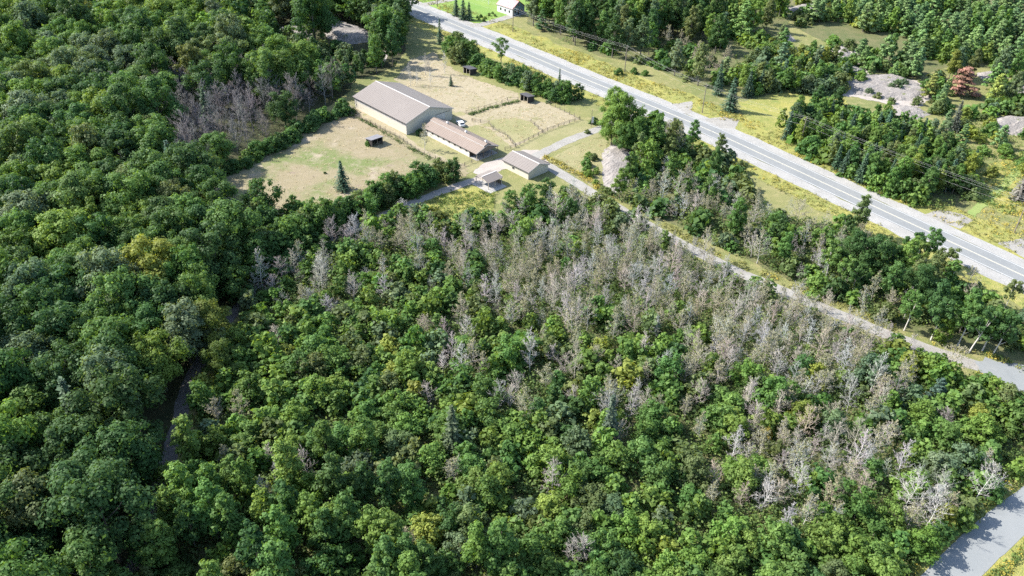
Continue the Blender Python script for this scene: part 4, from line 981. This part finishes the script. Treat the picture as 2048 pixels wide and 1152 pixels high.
for n_, (cx, cy, s, tone) in enumerate(((838, 262, .7, 'dark'), (735, 285, .55, 'mid'), (772, 232, .35, 'olive'), (722, 205, .4, 'olive'), (650, 345, .25, 'dark'), (1188, 240, .8, 'dark'), (1175, 262, .5, 'olive'))):
    nm = ['dark shrub in the shaded corner between riding arena and stable', 'green shrub growing against the grey-roofed field shelter', 'weedy shrub against the middle of the cream arena wall', 'weedy shrub against the far end of the cream arena wall',
          'tiny dark shrub alone in the largest paddock', 'dark shrub beside the white sign panel', 'low olive shrub at the paddock corner by the sign'][n_]
    H_('shrub', cx, cy, s, tone, nm)
# slim leafless saplings in the far straw paddock
for n_, (cx, cy, s) in enumerate(((822, 172, .7), (834, 170, .62), (852, 150, .85), (858, 152, .7), (890, 148, .9), (818, 158, .6), (862, 172, .6))):
    nm = ['nearest the arena roof', 'second from the arena roof', 'tall and forked', 'behind the tall forked one', 'nearest the dark shelter', 'against the forest edge', 'shortest, in open straw'][n_]
    H_('bare_tree', cx, cy, s, WOOD[n_ % 5], f'slim leafless sapling in the far straw paddock, {nm}', 'saplings in the far paddock', base=True, var=3)
H_('thin_leaved_tree', 850, 300, .85, WOOD[4], 'thin grey leafless tree rising over the hedge before the stable', base=True, var=1)
H_('bare_tree', 805, 405, .7, WOOD[1], 'small pale dead tree beside the sunlit end of the lane', var=4)
H_('bare_tree', 662, 455, 1.0, (0.27, 0.235, 0.225), 'purplish leafless tree against the dark hedge of the lane', var=2)
H_('bare_tree', 700, 470, .85, (0.27, 0.235, 0.225), 'second purplish leafless tree against the dark lane', var=7)
H_('bare_tree', 545, 560, .9, (0.27, 0.235, 0.225), 'purplish leafless tree at the corner of the dark lane', var=4)

# hedge between paddock and lane, bushes by the highway
def row(kind, pts, n, s0, s1, tones, zone, group, spread=2.0, seed=1):
    random.seed(seed); P = smooth_line(px_line(pts), 1.0)
    for i in range(n):
        p = P[min(len(P) - 1, int((i + random.uniform(.1, .9)) / n * len(P)))]; x, y = p.x + random.uniform(-spread, spread), p.y + random.uniform(-spread, spread)
        if not road_clear(x, y, .6): continue
        place_tree(kind, (x, y, 0), random.uniform(s0, s1), random.uniform(0, 6.28), vary(GREEN[random.choice(tones)]), zone, group)
row('young_broadleaf_tree', [(905, 360), (860, 378), (800, 398), (740, 425), (680, 450), (600, 485)], 44, .8, 1.2, ['dark', 'mid', 'mid', 'olive'], 'in the lane hedge', 'hedge trees between paddock and lane', 2.6, 3)
row('shrub', [(890, 352), (840, 366), (780, 388), (700, 425), (600, 440), (540, 445)], 26, 1.0, 1.6, ['dark', 'mid', 'mid', 'olive'], 'in the lane hedge', 'hedge shrubs between paddock and lane', 2.2, 4)
row('young_broadleaf_tree', [(500, 450), (540, 480), (580, 505), (530, 520), (510, 480)], 14, 1.0, 1.45, ['mid', 'olive', 'dark'], 'at the lane corner', 'hedge trees between paddock and lane', 3.0, 5)
row('shrub', [(930, 118), (958, 135), (985, 150), (1020, 160), (1065, 178), (1095, 190), (1140, 207)], 28, 1.1, 1.8, ['dark', 'mid', 'mid', 'fresh'], 'by the roadside paddock', 'roadside shrubs behind the straw paddock', 2.5, 6)
row('young_broadleaf_tree', [(1000, 155), (1030, 165), (1080, 185), (1130, 200), (1148, 200)], 15, .85, 1.15, ['mid', 'dark', 'grey'], 'by the roadside paddock', 'roadside trees behind the straw paddock', 2.2, 7)
row('young_broadleaf_tree', [(890, 110), (915, 105), (938, 122), (905, 125)], 16, .9, 1.3, ['mid', 'dark', 'olive'], 'beyond the far shelter', 'roadside trees behind the straw paddock', 2.5, 8)
row('shrub', [(690, 222), (640, 245), (585, 275), (520, 315), (462, 340), (430, 362)], 44, .8, 1.7, ['dark', 'dark', 'mid'], 'at the forest edge', 'shrubs where forest meets paddock', 1.6, 9)
row('shrub', [(1300, 130), (1298, 150), (1240, 150)], 5, .6, 1.0, ['mid', 'fresh'], 'on the far verge', 'shrubs on the far verge', 3, 10)
row('young_broadleaf_tree', [(660, 462), (600, 492), (550, 525), (500, 570), (470, 600)], 26, 1.0, 1.5, ['mid', 'dark', 'mid', 'olive'], 'over the dark lane', 'trees closing over the dark lane', 3.0, 16)
row('shrub', [(560, 75), (600, 100), (560, 115), (650, 108), (700, 118), (745, 125)], 34, 1.0, 2.0, ['mid', 'dark', 'grey', 'olive'], 'below the rock knolls', 'shrubs below the forest rock knolls', 3.5, 12)
row('poplar_tree', [(550, 130), (620, 128), (680, 132), (740, 136), (700, 155), (620, 152), (560, 155)], 40, .42, .66, ['mid', 'dark', 'grey'], 'below the rock knolls', 'low trees below the forest rock knolls', 3.0, 13)
row('shrub', [(1690, 100), (1720, 150), (1745, 170), (1800, 150), (1840, 190), (1860, 215), (1780, 205), (1720, 195)], 22, .5, 1.5, ['mid', 'fresh', 'olive', 'grey'], 'on the rock clearing', 'shrubs around the broad rock clearing', 5, 14)
row('pine_tree', [(1730, 150), (1850, 170), (1890, 230), (1950, 285), (2040, 300)], 9, .5, .8, ['pine2', 'pine'], 'on the rock clearing', 'small pines around the rocks', 5, 15)
row('shrub', [(1960, 250), (1990, 300), (2040, 310), (2070, 350), (1960, 335), (1940, 300), (1890, 220)], 24, .7, 1.6, ['mid', 'fresh', 'olive', 'yellow'], 'around the green clearing', 'shrubs around the green clearing', 5, 17)
row('shrub', [(1500, 120), (1560, 125), (1620, 130), (1670, 160), (1640, 178), (1560, 172), (1490, 165)], 30, 1.6, 2.4, ['mid', 'grey', 'fresh', 'olive'], 'above the yellow meadow', 'tall pale shrubs above the yellow meadow', 5, 18)
row('shrub', [(1690, 545), (1760, 575), (1850, 605), (1950, 640), (2040, 672)], 26, .9, 1.6, ['mid', 'dark', 'olive', 'fresh'], 'behind the birches', 'shrubs behind the birches', 3.5, 19)
row('shrub', [(1190, 350), (1205, 370), (1215, 395), (1180, 330), (1190, 310)], 12, .5, .9, ['olive', 'mid', 'fresh'], 'beside the pink rock', 'shrubs around the pink rock', 2, 11)

# ------------------------------------------------------------------ the woods, tree by tree
def gauss(px, py, cx, cy, rx, ry): return math.exp(-((px - cx) / rx) ** 2 - ((py - cy) / ry) ** 2)
def pick(rnd, opts):
    r = rnd.random() * sum(o[1] for o in opts)
    for o, wt in opts:
        r -= wt
        if r <= 0: return o
    return opts[-1][0]
def vr(rnd, c, k=.18):
    f = rnd.uniform(1 - k, 1 + k); return (c[0] * f * rnd.uniform(.9, 1.12), c[1] * f, c[2] * f * rnd.uniform(.9, 1.12))

def ch_left(px, py, x, y, rnd):
    dead = 1.6 * gauss(px, py, 485, 248, 140, 58) + .8 * gauss(px, py, 385, 320, 45, 40)
    if rnd.random() < min(.62, dead * .95):
        return dict(kind='bare_tree', s=rnd.uniform(1.05, 1.5), color=vr(rnd, (0.142, 0.134, 0.130), .12), zone='in the dead patch', group='dead trees of the forest above the paddock', pack=.34)
    if rnd.random() < .035 + .10 * (px > 560) * (py < 120): return dict(kind='spruce_tree', s=rnd.uniform(1.1, 1.5), color=vr(rnd, GREEN['spruce']), zone='in the forest', group='conifers of the big forest', pack=.5)
    if px > 600 and py < 200 and rnd.random() < .65:
        return dict(kind='poplar_tree', s=rnd.uniform(.95, 1.35) * (1 - .42 * gauss(px, py, 690, 180, 70, 50)), color=vr(rnd, GREEN[pick(rnd, [('dark', 4), ('mid', 3), ('grey', 1)])]), zone='behind the arena', group='narrow trees behind the arena', pack=.5)
    t = pick(rnd, [('mid', 5.5), ('dark', 10.0 if py > 430 else 5.2), ('fresh', 4.2 if py < 170 else 1.5), ('olive', .8), ('grey', 1.2), ('yellow', .15)])  # dark greens favoured lower down to paint in the forest's deep shade
    edge = max(gauss(px, py, 470, 380, 70, 60), 1.5 * gauss(px, py, 690, 190, 60, 45))
    s = rnd.uniform(.92, 1.36) * (1 - .28 * edge) * (1 - .45 * gauss(px, py, 515, 75, 55, 55)) * (1.08 if py < 160 else 1.0)
    return dict(kind='tall_broadleaf_tree', s=s, color=vr(rnd, GREEN[t]), zone='in big forest', group='leafy trees of the big forest', pack=.52, sz=rnd.uniform(.85, 1.1))
n1 = fill(FOREST_L, 700, 4.0, ch_left, 21)

def bare_p(px, py):
    return max(1.3 * gauss(px, py, 1290, 575, 240, 120), 1.1 * gauss(px, py, 1030, 550, 150, 90), 1.3 * gauss(px, py, 1540, 690, 200, 120), .75 * gauss(px, py, 1700, 775, 110, 80), .85 * gauss(px, py, 1180, 500, 160, 90),
               .85 * gauss(px, py, 640, 585, 90, 45), .6 * gauss(px, py, 1080, 770, 110, 100), .85 * gauss(px, py, 1640, 930, 140, 90), .7 * gauss(px, py, 1560, 1030, 120, 60), .5 * gauss(px, py, 880, 720, 90, 80),
               .8 * gauss(px, py, 800, 500, 90, 40), .6 * gauss(px, py, 1230, 810, 140, 70), .6 * gauss(px, py, 1500, 840, 160, 80), .6 * gauss(px, py, 1810, 1010, 80, 60), .05)
def ch_center(px, py, x, y, rnd):
    b = bare_p(px, py); r = rnd.random()
    if r < b * .58:
        return dict(kind='bare_tree', s=rnd.uniform(.64, .98), color=vr(rnd, WOOD[rnd.randrange(6)], .14), zone='in the thinning wood', group='leafless trees of the young wood', pack=.34, edge=-1.4 if px < 1540 else -.2)
    if r < b * .98:
        return dict(kind='thin_leaved_tree', s=rnd.uniform(.62, .95), color=vr(rnd, WOOD[rnd.randrange(6)], .14), zone='in the thinning wood', group='half-bare trees of the young wood', pack=.36, edge=-1.4 if px < 1540 else -.2)
    tallp = max(gauss(px, py, 480, 1080, 300, 130), gauss(px, py, 760, 1160, 130, 90))
    if rnd.random() < tallp * .9:
        return dict(kind='poplar_tree', s=rnd.uniform(.8, 1.08), color=vr(rnd, GREEN[pick(rnd, [('mid', 5), ('dark', 2), ('fresh', 4)])]), zone='in the lower wood', group='taller narrow trees of the lower wood', pack=.5, edge=.6)
    t = pick(rnd, [('mid', 5), ('fresh', 6.5 if px > 900 or py > 750 else 3.6), ('dark', 1.0), ('olive', 1.6), ('yellow', .6 if py > 700 else .2), ('grey', .7)])
    return dict(kind='young_broadleaf_tree', s=rnd.uniform(.72, 1.25) * (.88 if py < 700 else 1.0), color=vr(rnd, GREEN[t]), zone='in the young wood', group='young leafy trees of the middle wood', pack=.44, edge=.3, sz=rnd.uniform(.62, .95))
n2 = fill(CENTER, 1150, 2.0, ch_center, 22)

def ch_strip(px, py, x, y, rnd):
    gap = gauss(px, py, 1525, 412, 45, 20)
    if rnd.random() < gap: return None
    b = .55 * gauss(px, py, 1470, 450, 110, 45) + .4 * gauss(px, py, 1620, 540, 90, 50) + .35 * gauss(px, py, 1310, 400, 70, 50) + .08
    if rnd.random() < b: return dict(kind=pick(rnd, [('bare_tree', 1), ('thin_leaved_tree', 1.2)]), s=rnd.uniform(.6, .95), color=vr(rnd, WOOD[rnd.randrange(6)], .14), zone='above the driveway', group='leafless trees between driveway and highway', pack=.36, edge=.5)
    t = pick(rnd, [('mid', 4), ('dark', 2.4), ('olive', 2), ('fresh', 2), ('grey', 1)])
    kd = pick(rnd, [('shrub', 5), ('poplar_tree', 1.6), ('birch_tree', 1.4 if px > 1650 else .3)])
    return dict(kind=kd, s=rnd.uniform(.7, .98) if kd != 'shrub' else rnd.uniform(.9, 1.8), color=vr(rnd, GREEN[t]), zone='above the driveway', group='trees and shrubs between driveway and highway', pack=.5, edge=.5)
n3 = fill(STRIP, 230, 2.5, ch_strip, 23)

def ch_top(px, py, x, y, rnd):
    if px > 1440 and rnd.random() < .8:
        if wob(x, y, .06, 3) > .55: return None
        return dict(kind='shrub' if rnd.random() < .75 else 'pine_tree', s=rnd.uniform(1.2, 2.1) if rnd.random() < .75 else rnd.uniform(.8, 1.1), color=vr(rnd, GREEN[pick(rnd, [('mid', 3), ('fresh', 3), ('olive', 2), ('yellow', .8), ('grey', 1)])]), zone='in the rocky scrub', group='scrub of the rocky hillside', pack=.46)
    if py > 90 and rnd.random() < .4: return dict(kind='shrub', s=rnd.uniform(1.1, 1.9), color=vr(rnd, GREEN[pick(rnd, [('mid', 3), ('olive', 2), ('dark', 2)])]), zone='at the wood edge', group='shrubs at the tall wood edge', pack=.5)
    if gauss(px, py, 1390, 130, 60, 40) > rnd.random(): return dict(kind='thin_leaved_tree', s=rnd.uniform(.7, .95), color=vr(rnd, WOOD[3], .14), zone='at the wood edge', group='half-bare trees at the tall wood edge', pack=.34)
    t = pick(rnd, [('mid', 4), ('dark', 3), ('fresh', 2.2), ('grey', 1.2), ('olive', 1.4)])
    return dict(kind='poplar_tree', s=rnd.uniform(1.0, 1.5), color=vr(rnd, GREEN[t]), zone='in the roadside wood', group='narrow trees of the tall roadside wood', pack=.5)
n4 = fill(TR_TOP, 220, 3.5, ch_top, 24)
def ch_pine(px, py, x, y, rnd):
    if wob(x, y, .045, 4) > .5: return None
    if rnd.random() < .3: return dict(kind='shrub', s=rnd.uniform(1.2, 2.2), color=vr(rnd, GREEN[pick(rnd, [('mid', 3), ('fresh', 3), ('yellow', 1), ('olive', 1.5)])]), zone='among the pines', group='shrubs among the pines', pack=.46)
    if rnd.random() < .2: return dict(kind='poplar_tree', s=rnd.uniform(.7, 1.0), color=vr(rnd, GREEN[pick(rnd, [('mid', 3), ('fresh', 3), ('yellow', .8), ('dark', 1.5)])]), zone='among the pines', group='narrow leafy trees among the pines', pack=.5)
    return dict(kind='pine_tree', s=rnd.uniform(.85, 1.3), color=vr(rnd, GREEN[pick(rnd, [('pine', 3), ('pine2', 5)])]), zone='in the pine wood', group='pines of the rocky pine wood', pack=.5)
n5 = fill(TR_PINE, 330, 3.5, ch_pine, 25)
def ch_row(px, py, x, y, rnd):
    if wob(x, y, .07, 2) > .8: return None
    if py < 232 and px < 1800 and not (1490 < px < 1690 and py < 200):
        if rnd.random() < .75: return None
    t = pick(rnd, [('mid', 4), ('dark', 1), ('olive', 2), ('fresh', 4.2), ('grey', 1.5), ('yellow', .8)])
    r = rnd.random()
    if r < .09: return dict(kind='spruce_tree', s=rnd.uniform(.6, .95), color=vr(rnd, GREEN['spruce']), zone='in the thicket', group='spruces of the roadside thicket', pack=.42)
    if r < .62: return dict(kind='shrub', s=rnd.uniform(1.3, 2.4), color=vr(rnd, GREEN[t]), zone='in the thicket', group='shrubs of the roadside thicket', pack=.48)
    return dict(kind='poplar_tree', s=rnd.uniform(.6, .85), color=vr(rnd, GREEN[t]), zone='in the thicket', group='leafy trees of the roadside thicket', pack=.48)
n6 = fill(TR_ROW, 260, 2.8, ch_row, 26)
def ch_edge(px, py, x, y, rnd):
    if rnd.random() < .1: return None
    t = pick(rnd, [('mid', 4), ('olive', 2), ('fresh', 2.4), ('yellow', 1), ('grey', 1.5)])
    kd = pick(rnd, [('shrub', 3), ('poplar_tree', 1), ('pine_tree', 1)])
    return dict(kind=kd, s=rnd.uniform(.8, 1.1) if kd != 'shrub' else rnd.uniform(1.0, 1.9), color=vr(rnd, GREEN[t]), zone='among rocks', group='scattered growth among the right-hand rocks', pack=.5)
n7 = fill(TR_EDGE, 150, 3.0, ch_edge, 27)

# the 300 of each kind that show largest stand as things of their own; what is left of a kind is one mass
from collections import Counter
hand_count = Counter(o.name.split('.')[0] for o in C.objects if o.parent is None)
by_kind = {}
for sp in SPEC: by_kind.setdefault(sp[0]['kind'], []).append(sp)
for k, lst in by_kind.items():
    sz_k = sorted(sp[0]['s'] for sp in lst); SIZE_REF[k] = sz_k[len(sz_k) // 2]
random.seed(77); REST = []
def shows(sp):
    c, x, y, rz = sp; px, py = to_px((x, y, PROTO[c['kind']][0][2] * c['s'] * .7))
    inside = (-85 < px < 2110) and (-25 < py < 1230)
    d = np.array([x, y, -CAM_H]) @ C_FWD
    return c['s'] / d if inside else 0.0
for k, lst in sorted(by_kind.items()):
    lst.sort(key=shows, reverse=True); keep = max(0, 300 - hand_count.get(k, 0))
    keep = min(keep, sum(1 for sp in lst if shows(sp) > 0))
    for c, x, y, rz in lst[:keep]: place_tree(k, (x, y, 0), c['s'], rz, c['color'], c['zone'], c['group'], sz=c.get('sz', 1.0))
    REST += lst[keep:]
def mass(name, specs, mat, wood):
    rg = np.random.default_rng(91); Vs, Fs, Ts, Cs, n0 = [], [], [], [], 0
    for c, x, y, rz in specs:
        V, F, T = ARR[c['kind']][rg.integers(len(ARR[c['kind']]))]; m = len(F)
        if wood: nn = m // 3; q_ = rg.choice(nn, int(nn * .5), replace=False); pick_ = np.concatenate([q_, q_ + nn, q_ + 2 * nn]); Q = V[F[pick_]].copy()
        else:
            kk = 200 if c['kind'] == 'shrub' else (1000 if c['kind'] == 'tall_broadleaf_tree' else 420); pick_ = rg.choice(m, min(m, kk), replace=False); Q = V[F[pick_]].copy(); ctr = Q.mean(axis=1, keepdims=True); Q = ctr + (Q - ctr) * min(2.6, math.sqrt(m / kk) * .92)
        Q = Q * np.array([c['s'], c['s'], c['s'] * c.get('sz', 1.0)]); co, si = math.cos(rz), math.sin(rz)
        Q = np.stack([Q[..., 0] * co - Q[..., 1] * si + x, Q[..., 0] * si + Q[..., 1] * co + y, Q[..., 2]], -1)
        k = Q.shape[1]; Vs.append(Q.reshape(-1, 3)); Fs.append(np.arange(len(Q) * k).reshape(-1, k) + n0); n0 += len(Q) * k
        Ts.append(T[pick_]); Cs.append(np.tile(np.array([*c['color'], 1.0]), (len(Q), 1)))
    me = mesh_np(name, np.concatenate(Vs), np.concatenate(Fs), np.concatenate(Ts), [mat])
    a = me.attributes.new('leafcolor', 'FLOAT_COLOR', 'FACE'); a.data.foreach_set('color', np.concatenate(Cs).astype(np.float32).ravel())
    return tag(link(name, me), kind='stuff')
leafR = [sp for sp in REST if ARR[sp[0]['kind']][0][1].shape[1] == 4]; woodR = [sp for sp in REST if ARR[sp[0]['kind']][0][1].shape[1] == 3]
if leafR: mass('woodland', leafR, leafy('mass_leaves', attr='leafcolor'), False)
if woodR: mass('brushwood', woodR, leafy('mass_twigs', trans=0.0, rough=.85, jitter=.02, spec=.1, attr='leafcolor'), True)
import os
if os.environ.get('DEV'): print('PLACED', n1, n2, n3, n4, n5, n6, n7, {k: len(v) for k, v in by_kind.items()}, hand_count, len(leafR), len(woodR))

# ------------------------------------------------------------------ ground cover nobody could count
def cover(name, polys, n, mat, hgt, rad, leaf, per, seed, dens=None, lines=()):
    """low clumps of leaf blades over ground polygons or along lines, one joined mesh"""
    rg = np.random.default_rng(seed); pts = []
    for poly, share in polys:
        W = [G(*p) for p in poly]; x0, x1 = min(p.x for p in W), max(p.x for p in W); y0, y1 = min(p.y for p in W), max(p.y for p in W)
        want = int(n * share); k = 0; tries = 0
        while k < want and tries < want * 30:
            tries += 1; x, y = rg.uniform(x0, x1), rg.uniform(y0, y1); px, py = to_px((x, y, 0))
            if px < -60 or px > 2110 or py > 1200 or not inpoly(px, py, poly) or any(inpoly(px, py, q) for q in KEEP_OUT): continue
            if dens and rg.random() > dens(x, y): continue
            if not road_clear(x, y, -.4): continue
            pts.append((x, y)); k += 1
    for line, a, b, share in lines:
        k = 0
        while k < int(n * share):
            i = rg.integers(1, len(line)); p, q = line[i - 1], line[i]; f = rg.random(); d = (q - p).normalized(); o = rg.uniform(a, b)
            x, y = p.x + (q.x - p.x) * f + d.y * o, p.y + (q.y - p.y) * f - d.x * o
            if dens and rg.random() > dens(x, y): continue
            k += 1
            if road_clear(x, y, -.5): pts.append((x, y))
    P = np.array(pts); m = len(P); sc_ = rg.uniform(.6, 1.4, m)
    d = rg.normal(size=(m, per, 3)); d[..., 2] = np.abs(d[..., 2]) + .2; d /= np.linalg.norm(d, axis=2, keepdims=True)
    pos = d * rg.uniform(.5, 1, (m, per, 1)) * np.array([rad, rad, hgt]) * sc_[:, None, None]
    pos[..., 0] += P[:, None, 0]; pos[..., 1] += P[:, None, 1]; pos[..., 2] += .05
    Nn = (d + np.array([0, 0, .3]) + rg.normal(size=d.shape) * .45).reshape(-1, 3)
    T = (rg.uniform(.7, 1.3, (m, 1)) * rg.uniform(.75, 1.25, (m, per))).ravel()
    V, F = cards(pos.reshape(-1, 3), Nn, leaf, rg)
    o = link(name, mesh_np(name, V, F, T, [mat])); return tag(o, kind='stuff')
M['weed'] = leafy('green_weeds', fixed=(0.125, 0.185, 0.052)); M['weed_dark'] = leafy('undergrowth_leaves', fixed=(0.080, 0.128, 0.044)); M['goldenrod'] = leafy('goldenrod_flowers', fixed=(0.32, 0.27, 0.05), trans=.2)
M['strawgrass'] = leafy('dry_grass', fixed=(0.44, 0.365, 0.22), trans=.2); M['olivegrass'] = leafy('olive_grass', fixed=(0.22, 0.22, 0.07), trans=.25)
patch = lambda s, k, lo: (lambda x, y: 1.0 if wob(x, y, s, k) > lo else .04)
cover('undergrowth', [(CENTER, .72), (STRIP, .16), (FOREST_L, .12)], 7500, M['weed_dark'], 2.0, 1.4, .46, 16, 31)
cover('undergrowth', [(CENTER, .75), (STRIP, .10), (TR_ROW, .08), (TR_TOP, .07)], 8500, M['weed'], 2.6, 1.3, .42, 16, 32)
cover('goldenrod', [], 1400, M['goldenrod'], .8, .8, .26, 10, 33, patch(.10, 3, .5), [(HW, -19, -8, .55), (HW, 8.5, 14, .2), (DRIVE, -5, -2.6, .15), (PAVED, -5.6, -3.4, .05), (PAVED, 3.4, 6, .05)])
cover('verge_grass', [([(1640, 1200), (1775, 1190), (1930, 1035), (2070, 930), (2140, 900), (2120, 980), (1900, 1200)], .2)], 5200, M['olivegrass'], .6, .8, .28, 8, 34, patch(.16, 5, -.2), [(HW, -19, -7.4, .4), (HW, 7.6, 15, .3), (DRIVE, -5, -2.3, .1)])
cover('bank_weeds', [], 1500, M['weed'], .8, .75, .26, 12, 35, None, [(PAVED, 3.0, 5.4, .62), (PAVED, -5.0, -3.0, .38)])
cover('bank_goldenrod', [], 500, M['goldenrod'], .8, .6, .22, 10, 36, patch(.3, 2, .3), [(PAVED, 3.0, 5.4, .5), (PAVED, -5.0, -3.0, .5)])
cover('dry_grass', [([(697, 218), (800, 270), (905, 325), (820, 388), (600, 430), (450, 412), (446, 370), (600, 264)], .4), ([(790, 160), (868, 104), (930, 150), (1036, 186), (1038, 199), (932, 227), (850, 200)], .25), ([(932, 229), (1040, 200), (1160, 240), (1045, 285), (985, 292)], .25), ([(1098, 322), (1185, 276), (1215, 280), (1195, 378)], .1)],
      1100, M['strawgrass'], .22, .8, .2, 7, 37)
cover('weedy_strip', [], 420, M['weed_dark'], .7, .6, .25, 9, 38, None, [(smooth_line(px_line([(935, 228), (992, 211), (1036, 201)]), 1), .3, 1.8, .45), (smooth_line(px_line([(694, 226), (742, 247), (838, 304), (905, 333)]), 1), .0, 1.4, .55)])
CLR = [(1930, 340), (1990, 325), (2060, 300), (2120, 330), (2100, 420), (2010, 430), (1950, 400)]
cover('clearing_weeds', [(CLR, .6), ([(1870, 210), (1960, 240), (2080, 290), (1990, 320), (1930, 330), (1880, 285)], .4)], 700, M['weed'], 1.0, 1.0, .34, 10, 40)
cover('clearing_goldenrod', [(CLR, .5), ([(1960, 420), (2048, 400), (2120, 450), (2060, 480), (1990, 470)], .5)], 300, M['goldenrod'], .8, .9, .28, 9, 41)
cover('patch_weeds', [([(848, 402), (900, 384), (990, 385), (985, 430), (960, 460), (900, 455)], 1.0)], 420, M['weed'], .8, .9, .3, 10, 39)
